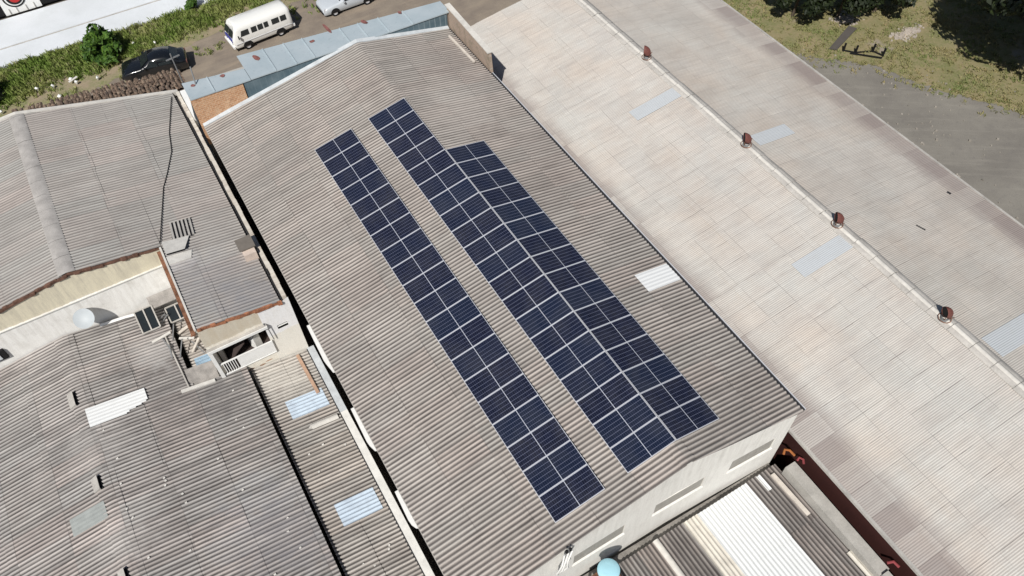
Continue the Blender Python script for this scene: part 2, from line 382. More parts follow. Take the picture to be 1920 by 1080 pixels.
mb.build('wall', M['wall_main'], W)
for a, b in wins:
    wo = MB().face([(a, yw(a) + D - .004, zb), (b, yw(b) + D - .004, zb), (b, yw(b) + D - .004, zt), (a, yw(a) + D - .004, zt)]).build('window', M['recess'], W)
    mb = MB()
    for k in range(1, 5): 
        xx = a + (b - a) * k / 5; mb.box(xx - .012, xx + .012, yw(xx) + D - .02, yw(xx) + D - .006, zb + .03, zt)
    mb.build('frame', M['recess'], wo)
    MB().hexa([(a - .04, yw(a) - .05, zb - .09), (b + .04, yw(b) - .05, zb - .09), (b + .04, yw(b) + D - .02, zb - .09), (a - .04, yw(a) + D - .02, zb - .09),
               (a - .04, yw(a) - .05, zb + .01), (b + .04, yw(b) - .05, zb + .01), (b + .04, yw(b) + D - .02, zb + .03), (a - .04, yw(a) + D - .02, zb + .03)]).build('sill', M['wall_main'], wo)
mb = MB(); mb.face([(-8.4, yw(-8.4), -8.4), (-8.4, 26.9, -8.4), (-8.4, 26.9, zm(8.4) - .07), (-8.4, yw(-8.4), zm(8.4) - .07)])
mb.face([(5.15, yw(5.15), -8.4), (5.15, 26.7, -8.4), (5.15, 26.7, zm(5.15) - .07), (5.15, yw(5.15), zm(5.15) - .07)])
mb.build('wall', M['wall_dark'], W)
for y0, y1, yc in ((13.4, 10.7, 11.3), (8.72, 6.6, 7.0), (4.68, 3.06, 3.35)):      # slabs over the windows of the alley wall
    P = [(-8.42, y0), (-8.83, y0), (-8.855, (y0 + yc) / 2), (-8.875, yc + .12), (-8.85, yc - .1), (-8.765, y1), (-8.42, y1 - .2)]
    mb = MB(); mb.face([(x, y, -3.0) for x, y in P]); mb.face([(x, y, -3.1) for x, y in P][::-1])
    for (xa, ya), (xb, yb) in zip(P, P[1:] + P[:1]): mb.face([(xa, ya, -3.1), (xb, yb, -3.1), (xb, yb, -3.0), (xa, ya, -3.0)])
    mb.build('window_hood', M['white_paint'], W)
# gutter and drip edge along the east eave, drip edge along the alley
MB().box(5.30, 5.42, -1.1, 22.0, -1.30, -1.235).build('gutter', M['gutter'], W)
MB().box(5.425, 5.46, -1.1, 22.0, -1.33, -1.22).build('flashing', M['alu'], W)
MB().box(-8.77, -8.735, -.8, 26.8, -1.985, -1.955).build('flashing', M['cap'], W)
# street parapet: inner face, metal top, bare brick patch
mb = MB()
for a, b in ((-6.15, -2.6), (-2.6, .4), (.4, 2.9), (2.9, 5.3)):
    mb.face([(a, yfar(a), -3.2), (b, yfar(b), -3.2), (b, yfar(b), -.26), (a, yfar(a), -.26)])
par = mb.build('parapet', M['blue_clad'], W)
MB().box(-8.85, -6.2, yfar(-8) - .02, yfar(-8) + .3, -3.2, -.3).build('brick_panel', M['brick'], par)
mb = MB()
def yfront(x): return 28.45 - .17 * (x + 8.8) if x < -5.75 else 29.12 - .115 * (x + 5.75)
bx = [-8.85, -7.6, -5.76, -5.75, -4.4, -3.3, -2.3, -.25, .75, 1.9, 3.3, 5.5]
for a, b in zip(bx, bx[1:]):
    if b - a < .1: continue
    j = R.uniform(-.012, .012); g = .006
    P = [(a + g, yfar(a) - .06, -.24 + j), (b - g, yfar(b) - .06, -.24 + j), (b - g, yfront(b), -.26 + j), (a + g, yfront(a), -.26 + j)]
    mb.hexa([(x, y, z - .06) for x, y, z in P] + P)
    if b not in (-5.76, 5.5): mb.hexa([(b - .03, yfar(b) - .05, -.25), (b + .03, yfar(b) - .05, -.25), (b + .03, yfront(b), -.27), (b - .03, yfront(b), -.27), (b - .02, yfar(b) - .05, -.205), (b + .02, yfar(b) - .05, -.205), (b + .02, yfront(b), -.22), (b - .02, yfront(b), -.22)])
cop = mb.build('coping', M['blue_metal'], par)
mb = MB(); mb.hexa([(-8.8, 27.3, -8.4), (5.4, 26.9, -8.4), (5.4, yfront(5.4) - .1, -8.4), (-8.8, yfront(-8.8) - .1, -8.4), (-8.8, 27.3, -.34), (5.4, 26.9, -.34), (5.4, yfront(5.4) - .1, -.34), (-8.8, yfront(-8.8) - .1, -.34)])
mb.build('wall', M['concrete'], W)
for x, y, sx, sy, rz in ((-.83, 28.8, .16, .66, .06), (-1.95, 28.15, .22, .16, .2), (1.1, 28.24, .2, .36, .3), (-4.93, 28.4, .2, .42, .3), (-6.9, 27.9, .18, .17, 0), (-8.4, 27.95, .16, .15, 0), (3.1, 28.0, .14, .2, 0)):
    mb = MB(); n = 9; ring = []
    for k in range(n):
        q = 2 * PI * k / n; m_ = R.uniform(.78, 1.15); a, b = sx * math.cos(q) * m_, sy * math.sin(q) * m_
        ring.append((x + .72 * (a * math.cos(rz) - b * math.sin(rz)), y + .72 * (a * math.sin(rz) + b * math.cos(rz)), -.222))
    mb.face(ring).build('rust_patch', M['red_rust'], cop)
mb = MB()                                      # whitish mortar flashing where the roof meets the parapet
for a, b in ((-8.75, -6), (-6, -3), (-3, 0), (0, 2.6), (2.6, 5.3)):
    za, zb_ = zm(a) + .03, zm(b) + .03
    mb.hexa([(a, yfar(a) - .17, za - .1), (b, yfar(b) - .17, zb_ - .1), (b, yfar(b) - .01, zb_ - .1), (a, yfar(a) - .01, za - .1),
             (a, yfar(a) - .17, za + .01), (b, yfar(b) - .17, zb_ + .01), (b, yfar(b) - .01, zb_ + .1), (a, yfar(a) - .01, za + .1)])
mb.build('flashing', M['flash'], W)
# stepped brick parapet at the street end of the east eave
mb = MB(); mb.hexa([(5.42, 22.0, -3.4), (5.60, 22.0, -3.4), (5.60, 26.9, -3.4), (5.42, 26.9, -3.4), (5.42, 22.35, -.25), (5.60, 22.35, -.25), (5.60, 26.9, -.02), (5.42, 26.9, -.02)])
bp = mb.build('brick_parapet', M['brick_grey'], W)
mb = MB(); mb.hexa([(5.36, 22.3, -.245), (5.66, 22.3, -.245), (5.66, 27.0, -.015), (5.36, 27.0, -.015), (5.36, 22.3, -.19), (5.66, 22.3, -.19), (5.66, 27.0, .04), (5.36, 27.0, .04)])
mb.build('coping', M['cap_light'], bp)
MB().box(5.2, 5.36, 21.9, 26.7, -1.29, -1.21).build('gutter', M['gutter'], W)
tag(MB().bar((4.87, 25.75, -1.03), (4.95, 23.05, -1.05), .12, .08).build('batten', M['pale_wood']), 'pale batten lying on the warehouse roof inside the brick parapet', 'batten')
# loose sheet offcuts/cement crumbs
# ================================================================== SOLAR PANELS
LEN, WID, PIT = 2.02, 1.05, 1.06
proto = empty('solar_panel', (0, 0, 0), None, 'solar panel', 'solar panels on the warehouse roof')
mb = MB(); hx, hy, fw, h = LEN / 2, WID / 2, .019, .036
for a, b, c_, d_ in ((-hx, hx, -hy, -hy + fw), (-hx, hx, hy - fw, hy), (-hx, -hx + fw, -hy + fw, hy - fw), (hx - fw, hx, -hy + fw, hy - fw)): mb.box(a, b, c_, d_, -h, 0)
mb.build('frame', M['alu'], proto, local=True)
mb = MB(); mb.box(-hx + fw, hx - fw, -hy + fw, hy - fw, -h + .004, -.004); mb.build('cell_sheet', M['cells'], proto, local=True)
ORD = 'first second third fourth fifth sixth seventh eighth ninth tenth eleventh twelfth thirteenth fourteenth fifteenth sixteenth seventeenth eighteenth nineteenth twentieth'.split()
th = .2018; firstp = True
for side, s0, s1, n, row in ((-1, 2.892, 4.926, 20, 'the separate row lower down the near slope'), (-1, -.066, 1.957, 20, 'the long row just below the ridge'), (1, .10, 2.13, 16, 'the shorter row beyond the ridge')):
    sc = (s0 + s1) / 2
    for i in range(n):
        o = proto if firstp else copy_tree(proto); firstp = False
        y = (n - i - .5) * PIT
        o.location = (side * sc * math.cos(th), y, -sc * math.sin(th) + ZG + R.uniform(-.003, .003)); o.rotation_euler = (0, side * th, 0)
        o['label'] = '%s solar panel from the street end in %s' % (ORD[i], row)

# ================================================================== PALE LONG WAREHOUSE (east)
P2 = empty('warehouse', (14, 8, -8.4), 'long pale warehouse with cream corrugated roof and four ridge vents', 'warehouse')
mb = MB(); d1, n1_ = slope_dirs(KL, -1); d2, _ = slope_dirs(KL, 1)
cs = [.22 + i * 1.4 * n1_ for i in range(6)] + [8.28 * n1_]
def cl2(w, u): return min(w, 28.75)
corrugate(mb, (14.0, 0, -2.37), d1, (0, 1, 0), 1, -17, 28.75, cs, seed=11, seg=4, jit=.008, pitch=.0885, amp=.010)
corrugate(mb, (14.0, 0, -2.37), d2, (0, 1, 0), 1, -17, 28.75, cs, seed=12, seg=4, jit=.008, pitch=.0885, amp=.010)
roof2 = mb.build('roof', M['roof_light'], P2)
mb = MB(); prof = [(-.115, .0), (-.11, .04), (-.07, .062), (-.035, .08), (0, .086), (.035, .08), (.07, .062), (.11, .04), (.115, .0)]; pf2 = [(-.36, -.049 + .02), (-.355, -.049 + .04), (-.16, .022), (0, .04), (.16, .022), (.355, -.049 + .04), (.36, -.049 + .02)]; mf = MB()
y = -17.0; 
while y < 28.7:
    L_ = min(R.uniform(1.02, 1.1), 28.75 - y); dz = R.uniform(-.012, .012); dx = R.uniform(-.02, .02)
    mb.grid([[(14 + a + dx, yy, -2.37 + b + dz) for a, b in prof] for yy in (y + .012, y + L_ - .012)]); mf.grid([[(14 + a + dx, yy, -2.37 + b + dz) for a, b in pf2] for yy in (y + .008, y + L_ - .008)]); y += L_
mb.build('ridge_cap', M['cap_light'], roof2); mf.build('ridge_flange', plain('ridge_flange', (.47, .445, .41), .9, var=.2, scale=1.2), roof2)
for sd, x0, x1, y0, y1 in ((-1, 10.82, 13.63, 16.3, 17.12), (1, 14.6, 17.05, 11.27, 12.1), (-1, 10.9, 13.7, 4.1, 4.95), (1, 14.55, 17.5, -3.15, -2.1)):
    mb = MB(); dd = d1 if sd < 0 else d2; ua, ub = sorted((abs(x0 - 14) * n1_, abs(x1 - 14) * n1_))
    corrugate(mb, (14, 0, -2.37 + .03), dd, (0, 1, 0), 1, y0, y1, [ua, ub], seed=11, seg=4, pitch=.0885, amp=.010)
    mb.build('skylight', M['pale_blue_sheet'], roof2)
mb = MB(); MB().box(17.53, 17.58, 3.3, 3.75, zl(17.55) + .0, zl(17.55) + .03, .3).build('broken_edge', M['gutter'], roof2); MB().box(20.84, 20.96, 4.45, 4.65, zl(20.9), zl(20.9) + .035, .2).build('broken_edge', M['gutter'], roof2)
mb = MB(); zz0 = zl(5.73) - .06
mb.box(5.95, 6.15, -17, 28.5, -8.4, zl(6.15) - .08); mb.build('wall', M['maroon'], P2)
MB().box(21.8, 22.0, -17, 28.5, -8.4, zl(22) - .08).build('wall', M['wall_cream'], P2)
mb = MB()
for yy in (-16.9, 28.4): mb.hexa([(6.16, yy, -8.4), (21.79, yy, -8.4), (21.79, yy + .2, -8.4), (6.16, yy + .2, -8.4), (6.16, yy, zl(6.16) - .1), (21.79, yy, zl(21.79) - .1), (21.79, yy + .2, zl(21.79) - .1), (6.16, yy + .2, zl(6.16) - .1)])
mb.build('wall', M['wall_cream'], P2)
MB().box(22.24, 22.36, -17, 28.7, zl(22.26) - .09, zl(22.26) + .05).build('fascia', M['cap'], P2)
MB().box(5.62, 5.74, -17, 28.7, zl(5.73) - .12, zl(5.73) + .02).build('fascia', M['cap'], P2)
# ridge vents
vp = empty('roof_vent', (13.9, 0, 0), None, 'roof vent', 'roof vents on the pale ridge')
MB().lathe([(.17, -.05), (.17, .12), (.15, .16)], n=14).build('neck', M['grey_steel'], vp, local=True)
mb = MB()
for q in (.4, 2.2, 4.0, 5.5): mb.bar((.16 * math.cos(q), .16 * math.sin(q), .1), (.28 * math.cos(q), .28 * math.sin(q), .36), .035, .02)
for q in range(12):
    a, b = 2 * PI * q / 12, 2 * PI * (q + 1) / 12; mb.bar((.27 * math.cos(a), .27 * math.sin(a), .06), (.27 * math.cos(b), .27 * math.sin(b), .06), .025, .025)
mb.build('stay', M['rust'], vp, local=True)
hood_m = plain('brown_vent_hood', (.15, .055, .045), .6, var=.3, scale=4)
mb = MB(); rings = []
for i in range(9):                                                   # cowl bent over: a fat elbow opening to one side
    q = i / 8; ang = q * PI * .52; c_ = Vector((.02 - .20 * (1 - math.cos(ang)) , 0, .28 + .24 * math.sin(ang))); rad = .19 + .05 * q
    ax1 = Vector((math.cos(ang), 0, math.sin(ang))); 
    rings.append([c_ + (ax1 * math.cos(s_) + Vector((0, 1, 0)) * math.sin(s_)) * rad for s_ in [2 * PI * k / 16 for k in range(17)]])
mb.grid(rings)
hd = mb.build('hood', hood_m, vp, local=True)
mb = MB(); mb.face([tuple(p + Vector((.015, 0, 0))) for p in rings[-1][:-1]]); mb.build('opening', M['dark_hole'], hd, local=True)
for i, (y, rz, lab) in enumerate(((19.83, -.75, 'brown roof vent nearest the street end of the pale ridge'), (11.62, -.55, 'brown roof vent beside a bluish sheet on the shaded slope, above mid ridge'), (5.42, -.6, 'brown roof vent beside the wide bluish sheet on the sunny slope'), (-.68, -.45, 'brown roof vent nearest the dark alley end of the pale ridge'))):
    o = vp if i == 0 else copy_tree(vp); o.scale = (.98, .98, .98); o.location = (13.95, y, -2.33 + ZG); o.rotation_euler = (0, 0, rz); o['label'] = lab

# ================================================================== TWO STOREY HOUSE (upper left)
H = empty('house', (-13, 24, -8.4), 'two-storey house with grey corrugated roof, cream walls and a small balcony', 'house')
mb = MB(); d1, n1h = slope_dirs(K1, -1); d2, _ = slope_dirs(K1, 1)
yst = lambda x: 32.35 - .13 * (x + 16.7)
def clipR(w, u):
    x = -16.76 + u / n1h; lo = 20.2 if x < -12.9 else 14.9; return max(lo, min(w, yst(x)))
def clipL(w, u): return max(20.2, min(w, yst(-16.76 - u / n1h)))
uL = [.2, 2.43 * n1h, 3.87 * n1h]
corrugate(mb, (-16.76, 0, -1.5), d2, (0, 1, 0), 1, 20.2, 32.4, uL, clip=clipR, seed=21)
corrugate(mb, (-16.76, 0, -1.5), d2, (0, 1, 0), 1, 14.9, 31.9, [3.87 * n1h, 5.1 * n1h, 7.4 * n1h], clip=clipR, seed=22)
corrugate(mb, (-16.76, 0, -1.5), d1, (0, 1, 0), 1, 20.2, 33.5, [.2, 2.43 * n1h, 5.1 * n1h, 7.6 * n1h], clip=clipL, seed=23)
hr = mb.build('roof', M['roof_left'], H)
mb = MB(); prof = [(-.36, -.03), (-.32, -.005), (-.12, .025), (0, .045), (.12, .025), (.32, -.005), (.36, -.03)]
y = 20.25
while y < 32.2:
    L_ = min(1.08, 32.3 - y); dz = R.uniform(-.008, .008)
    mb.grid([[(-16.76 + a, yy, -1.5 + b + dz) for a, b in prof] for yy in (y + .006, y + L_ - .006)]); y += L_
mb.build('ridge_cap', plain('house_ridge_cap', (.385, .365, .345), .9, var=.2, scale=2), hr)
mb = MB()                                           # pale coping along the street edge
for a, b in ((-24.3, -20), (-20, -16.76), (-16.76, -13), (-13, -9.05)):
    za, zb_ = z1(a) + .05, z1(b) + .05
    mb.hexa([(a, yst(a) - .05, za - .3), (b, yst(b) - .05, zb_ - .3), (b, yst(b) + .17, zb_ - .3), (a, yst(a) + .17, za - .3), (a, yst(a) - .05, za), (b, yst(b) - .05, zb_), (b, yst(b) + .17, zb_), (a, yst(a) + .17, za)])
mb.build('coping', M['cap_light'], H)
mb = MB()                                           # old clay tiled canopy over the pavement
x = -17.2
while x < -8.6:
    for k in range(7):
        y0 = yst(x) + .18 + k * .34; zb0 = -2.72 - k * .05 + R.uniform(-.045, .045); xx = x + R.uniform(-.05, .05); sk = R.uniform(-.05, .05)
        if R.random() < .06: continue
        mb.grid([[(xx + a + sh, yy, zb0 + c_ + dz) for a, c_ in ((-.1, 0), (-.05, .05), (0, .065), (.05, .05), (.1, 0))] for yy, dz, sh in ((y0, .035, 0), (y0 + R.uniform(.36, .5), R.uniform(-.03, .03), sk))])
    x += .205
for k in range(7): mb.box(-8.66, -8.42 , 31.4 + k * .34, 31.62 + k * .34, -2.86 - k * .05, -2.66 - k * .05)
can = mb.build('canopy', M['moss_tile'], H)
mb = MB(); mb.hexa([(-24.3, yst(-24.3) + .2, -3.2), (-8.6, yst(-8.6) + .2, -3.2), (-8.6, yst(-8.6) + 2.3, -3.35), (-24.3, yst(-24.3) + 2.3, -3.35), (-24.3, yst(-24.3) + .2, -2.82), (-8.6, yst(-8.6) + .2, -2.82), (-8.6, yst(-8.6) + 2.3, -3.1), (-24.3, yst(-24.3) + 2.3, -3.1)])
mb.build('slab', M['moss_tile'], can)
# walls
mb = MB(); S_ = [(-24.4, 20.2), (-16.76, 20.2), (-12.95, 20.2)]
for (a, _), (b, _) in zip(S_, S_[1:]): mb.face([(a, 20.22, -8.4), (b, 20.22, -8.4), (b, 20.22, z1(b) - .06), (a, 20.22, z1(a) - .06)])
mb.build('wall', M['wall_cream'], H)
MB().box(-24.4, -12.97, 20.15, 20.24, -3.22, -3.17).build('ledge', M['offwhite'], H)
wo = MB().box(-21.6, -20.75, 20.1, 20.23, -4.75, -4.15).build('window', M['dark_hole'], H)
MB().box(-21.5, -20.98, 20.06, 20.095, -4.65, -4.3).build('pane', M['flash'], wo)
mb = MB(); mb.face([(-12.95, 20.2, -8.4), (-12.95, 14.93, -8.4), (-12.95, 14.93, z1(-12.95) - .08), (-12.95, 20.2, z1(-12.95) - .08)])
mb.face([(-8.995, 14.93, -8.4), (-8.995, 31.2, -8.4), (-8.995, 31.2, -2.62), (-8.995, 14.93, -2.62)])
mb.hexa([(-24.3, yst(-24.3) - .2, -8.4), (-9.2, yst(-9.2) - .2, -8.4), (-9.2, yst(-9.2), -8.4), (-24.3, yst(-24.3), -8.4), (-24.3, yst(-24.3) - .2, -3), (-9.2, yst(-9.2) - .2, -3), (-9.2, yst(-9.2), -3), (-24.3, yst(-24.3), -3)])
mb.build('wall', M['wall_cream'], H)
# south wing wall with balcony opening
bl, brr, bt, bb = -12.72, -10.42, -3.78, -5.72; yS = 14.93
mb = MB()
F = lambda a, b, c_, d_: mb.face([(a, yS, c_), (b, yS, c_), (b, yS, d_), (a, yS, d_)])
xs = [-12.95, bl, brr, -9.9, -9.42, -8.99]; tp = lambda x: z1(x) - .1 if x < -9.3 else -2.55
for a, b in zip(xs, xs[1:]):
    if a == brr: mb.build('wall', M['wall_wing'], H); mb = MB()
    if a == bl: F(a, b, -8.4, bb); mb.face([(a, yS, bt), (b, yS, bt), (b, yS, tp(b)), (a, yS, tp(a))])
    elif a == -9.9: F(a, b, -8.4, -4.36); mb.face([(a, yS, -4.1), (b, yS, -4.1), (b, yS, tp(b)), (a, yS, tp(a))])
    else: mb.face([(a, yS, -8.4), (b, yS, -8.4), (b, yS, tp(b)), (a, yS, tp(a))])
mb.build('wall', M['wall_white'], H); mb = MB()
dp = 1.9
mb.face([(bl, yS, bb), (bl, yS + dp, bb), (bl, yS + dp, bt), (bl, yS, bt)]); mb.face([(brr, yS + dp, bb), (brr, yS, bb), (brr, yS, bt), (brr, yS + dp, bt)])
mb.face([(bl, yS, bt), (bl, yS + dp, bt), (brr, yS + dp, bt), (brr, yS, bt)])
mb.build('wall', M['wall_wing'], H)
MB().face([(bl, yS + dp, bb), (bl, yS, bb), (brr, yS, bb), (brr, yS + dp, bb)]).build('floor', M['door_and_shade'], H)  # floor coloured dark to stand in for shade inside the balcony
aw = MB().box(-13.0, -10.3, yS - .17, yS - .004, -3.66, -3.60).build('awning', M['cap'], H)
MB().box(-13.0, -10.3, yS - .2, yS - .172, -3.76, -3.6).build('edge', M['white_paint'], aw)
wo = MB().face([(-9.9, yS + .1, -4.36), (-9.42, yS + .1, -4.36), (-9.42, yS + .1, -4.1), (-9.9, yS + .1, -4.1)]).build('window', M['glass_dark'], H)
mb = MB(); mb.box(-9.9, -9.42, yS + .02, yS + .06, -4.25, -4.21); mb.build('frame', M['white_paint'], wo)
bal = empty('balcony', (0, 0, -ZG)); bal.parent = H; bal.location = (0, 0, 0)
mb = MB(); mb.face([(bl, yS + dp - .004, bb), (brr, yS + dp - .004, bb), (brr, yS + dp - .004, bt), (bl, yS + dp - .004, bt)]); mb.build('door', M['door_and_shade'], bal)
MB().box(-12.99, -12.83, yS - .17, yS - .006, -6.4, -3.75).build('post', M['white_paint'], bal)
mb = MB(); mb.bar((bl - .1, yS - .08, -4.86), (brr + .05, yS - .08, -4.86), .07, .05); mb.bar((bl - .1, yS - .08, -5.7), (brr + .05, yS - .08, -5.7), .07, .05)
for k in range(6): xx = bl + .02 + k * .105; mb.box(xx, xx + .035, yS - .1, yS - .06, -5.68, -4.88)
mb.box(-12.05, brr + .05, yS - .1, yS - .06, -5.68, -4.885)
mb.build('railing', M['white_paint'], bal)
MB().box(-11.2, -10.85, yS + .5, yS + .9, bb, -4.75, .5).build('cabinet', M['white_paint'], bal)
MB().box(-12.66, -12.45, yS + .5, yS + 1.1, bb, -4.3).build('shutter', M['pale_wood'], bal)
MB().bar((-12.4, yS + .55, -5.5), (-11.5, yS + .6, -4.7), .5, .04).build('board', M['door_and_shade'], bal)  # board coloured dark to help darken the sunlit recess
mb = MB(); mb.tube([(-10.40, yS - .05, -3.5), (-10.30, yS - .16, -3.75), (-10.26, yS - .16, -4.7)], .025, 6)
mb.build('bracket', M['grey_steel'], H)
# broken tiled edge along the wing's south eave, rusty gutter on its west edge
def jag(x0, x1, yi, yo, zf, st, jy, jz):
    rows = [[], [], [], []]; x = x0
    while x <= x1:
        a, b, c_ = R.uniform(-jy, jy), R.uniform(-jz, jz), R.uniform(-jz, jz); b -= .04 * (R.random() < .25)
        for xx in (x, x + st * R.uniform(.55, .9)):
            for r_, (yy, zz_) in zip(rows, ((yi, -.1), (yi, b), (yo + a, c_), (yo + a, -.13))): r_.append((xx, yy, zf(xx) + zz_))
        x += st
    return MB().grid(rows, False)
jag(-12.88, -9.3, 14.97, 14.86, z1, .2, .045, .03).build('tile_edge', M['tile_orange'], H)
jag(-20.8, -13.1, 20.26, 20.15, z1, .24, .04, .03).build('tile_edge', M['dark_edge'], H)
mb = MB()
for k, (x, z, a, b) in enumerate(((-11.75, -6.25, .22, .07), (-11.2, -6.3, .16, .06), (-10.85, -6.2, .2, .05))):
    MB().face([(x + a * R.uniform(.7, 1.2) * math.cos(q), yS - .006, z + b * R.uniform(.7, 1.3) * math.sin(q)) for q in [2 * PI * n / 10 for n in range(10)]]).build('rust_patch', M['wood'], H)
mb = MB(); mb.box(-13.16, -12.99, 14.85, 20.1, z1(-12.95) - .22, z1(-12.95) - .12); mb.build('gutter', M['rust'], H)
MB().box(-12.985, -12.9, 14.9, 20.15, z1(-12.95) - .05, z1(-12.95) + .05).build('flashing', M['cap_light'], H)
# alley parapet
mb = MB(); y = 14.95
while y < 31.0:
    L_ = min(R.uniform(.5, 1.1), 31.05 - y); mb.box(-9.2 + R.uniform(-.02, .02), -9.02 + R.uniform(-.015, .015), y, y + L_, -3, -2.42 + R.uniform(-.04, .03)); y += L_
mb.build('parapet', plaster('flaking_parapet', (.66, .62, .55), (.26, .19, .14), top=ZG - 2, bottom=ZG - 2.6, amount=1.0, axis='y'), H)
MB().box(-9.44, -9.23, 14.95, 31.0, -2.80, -2.74).build('gutter', M['gutter'], H)
mb = MB(); mb.hexa([(-8.99, 28.3, -3), (-8.9, 28.3, -3), (-8.56, 30.6, -3), (-8.99, 30.6, -3), (-8.99, 28.3, -2.25), (-8.93, 28.3, -2.25), (-8.58, 30.6, -2.15), (-8.99, 30.6, -2.15)]); mb.build('end_block', M['white_paint'], H)
# fittings on the house roof
def on1(x, y, d=0): return (x, y, z1(x) + d)
mb = MB()
for k in range(6): x = -12.3 + k * .17; mb.hexa([on1(x, 20.35, .02), on1(x + .085, 20.35, .02), on1(x + .085 + .12, 21.45, .02), on1(x + .12, 21.45, .02), on1(x, 20.35, .10), on1(x + .085, 20.35, .10), on1(x + .205, 21.45, .10), on1(x + .12, 21.45, .10)])
lv = mb.build('louvre', M['cap'], hr)
mb = MB(); mb.face([on1(-12.35, 20.3, .028), on1(-11.4, 20.3, .028), on1(-11.2, 21.5, .028), on1(-12.15, 21.5, .028)]); mb.build('backing', M['gutter'], lv)
mb = MB(); mb.hexa([on1(-12.8, 19.5, .16), on1(-12.0, 19.5, .16), on1(-11.75, 20.3, .03), on1(-12.8, 20.35, .03), on1(-12.8, 19.45, .22), on1(-12.0, 19.45, .22), on1(-11.6, 20.35, .07), on1(-12.8, 20.4, .07)])
vb = mb.build('vent_box', M['cap_white'], hr)
mb = MB(); mb.hexa([on1(-12.8, 19.55, .03), on1(-12.05, 19.55, .03), on1(-12.05, 19.62, .03), on1(-12.8, 19.62, .03), on1(-12.8, 19.55, .155), on1(-12.05, 19.55, .155), on1(-12.05, 19.62, .155), on1(-12.8, 19.62, .155)]); mb.build('opening', M['dark_hole'], vb)
mb = MB(); mb.hexa([on1(-12.86, 18.95, -.02), on1(-11.9, 19.0, -.02), on1(-11.7, 19.45, -.02), on1(-12.86, 19.45, -.02), on1(-12.86, 18.95, .035), on1(-11.9, 19.0, .035), on1(-11.75, 19.45, .05), on1(-12.86, 19.45, .05)]); mb.build('mortar', M['cap_white'], vb)
mb = MB(); mb.box(-9.86, -9.3, 17.75, 18.45, z1(-9.9) - .3, z1(-9.9) + .38); ch = mb.build('chimney', plain('beige_chimney', (.60, .50, .43), .9), hr)
mb = MB(); mb.box(-9.95, -9.22, 18.0, 18.75, z1(-9.9) + .45, z1(-9.9) + .52); mb.box(-9.8, -9.36, 18.05, 18.4, z1(-9.9) + .38, z1(-9.9) + .45); mb.build('cap', plain('brown_chimney_cap', (.17, .15, .13), .9), ch)
mb = MB(); mb.tube([on1(-9.5, 30.9, .07), on1(-10.0, 29.3, .06), on1(-10.4, 28.0, .05), on1(-10.69, 26.5, .06), on1(-11.3, 25.0, .05), on1(-11.75, 24.0, .055), on1(-12.4, 21.9, .05), on1(-12.86, 20.4, .06)], .022, 6); mb.build('cable', M['black'], H)

# ================================================================== WORKSHOP (lower left)
K = empty('workshop', (-16, 11, -8.4), 'low workshop with wide sooty corrugated roof in front of the house', 'workshop')
mb = MB(); d1, nw = slope_dirs(KW, -1); d2, _ = slope_dirs(KW, 1)
def clipW(w, u):
    x = -18.5 + u / nw; return min(w, 20.17 if x < -14.17 else 14.88)
corrugate(mb, (-18.5, 0, -4.9), d2, (0, 1, 0), 1, -3, 20.17, [.0, 2.1, 4.3 * nw], clip=None, seed=31, jit=.012)
corrugate(mb, (-18.5, 0, -4.9), d2, (0, 1, 0), 1, -3, 14.88, [4.3 * nw - .06, 6.62 * nw], clip=None, seed=32, jit=.012, lift=.016)
corrugate(mb, (-18.5, 0, -4.9), d1, (0, 1, 0), 1, -3, 20.17, [.0, 2.1, 4.2, 6.3, 8.4, 10.5], seed=33, jit=.012)
wr = mb.build('roof', M['roof_work'], K)
mb = MB(); rows = []; ys = [-2.9 + i * step for i in range(int(23 / step))]
for s_, dz in ((-.42, 0), (-.25, .0), (-.1, -.008), (0, -.02), (.1, -.008), (.25, 0), (.42, 0)):
    rows.append([(-18.5 + s_, y, zw(-18.5 + s_) + .024 + dz + .028 * math.cos(2 * PI * y / .177) + .012 * math.sin(y * 1.3)) for y in ys])
mb.grid(rows).build('ridge_cap', M['roof_work'], wr)
mb = MB()
for a, b, u_ in ((15.08, 15.72, 2.44), (15.0, 15.08, 2.36), (14.93, 15.0, 2.15), (14.86, 14.93, 1.9), (14.79, 14.86, 1.62), (14.72, 14.79, 1.5)): corrugate(mb, (-18.5, 0, -4.9 + .044), d2, (0, 1, 0), 1, a, b, [.02, u_], seed=35, amp=.009, jit=.001)
mb; mb.build('skylight', M['white_sheet'], wr)
mb = MB(); corrugate(mb, (-18.5, 0, -4.9 + .05), d1, (0, 1, 0), 1, 10.4, 11.2, [.28, 1.7], seed=36, amp=.004); mb.build('patch_sheet', M['green_sheet'], wr)
for y0, y1 in ((16.1, 16.85), (11.7, 12.35), (7.4, 8.05)):
    mb = MB(); mb.hexa([(-19.02, y0, -4.95), (-18.74, y0, -4.95), (-18.74, y1, -4.95), (-19.02, y1, -4.95), (-19.02, y0, -4.89), (-18.74, y0, -4.74), (-18.74, y1, -4.74), (-19.02, y1, -4.89)])
    v_ = mb.build('ridge_vent', M['cap'], wr)
    mb = MB(); mb.face([(-18.736, y0 + .04, -4.93), (-18.736, y1 - .04, -4.93), (-18.736, y1 - .04, -4.76), (-18.736, y0 + .04, -4.76)]); mb.box(-18.73, -18.65, y0, y1, -4.95, -4.865); mb.build('opening', M['dark_hole'], v_)  # opening plus a black strip at its foot standing in for shadow
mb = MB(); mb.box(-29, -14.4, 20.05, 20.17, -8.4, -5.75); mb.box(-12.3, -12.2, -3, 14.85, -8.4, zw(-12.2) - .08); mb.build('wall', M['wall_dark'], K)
mb = MB()
for k in range(26):
    x = R.choice((-18.05, -16.3, -14.2, -13.0)) + R.uniform(-.25, .25); y = R.uniform(2, 14.6); z = zw(x) + .02
    mb.box(x - .04, x + .05, y - .035, y + .035, z, z + R.uniform(.015, .03), R.random())
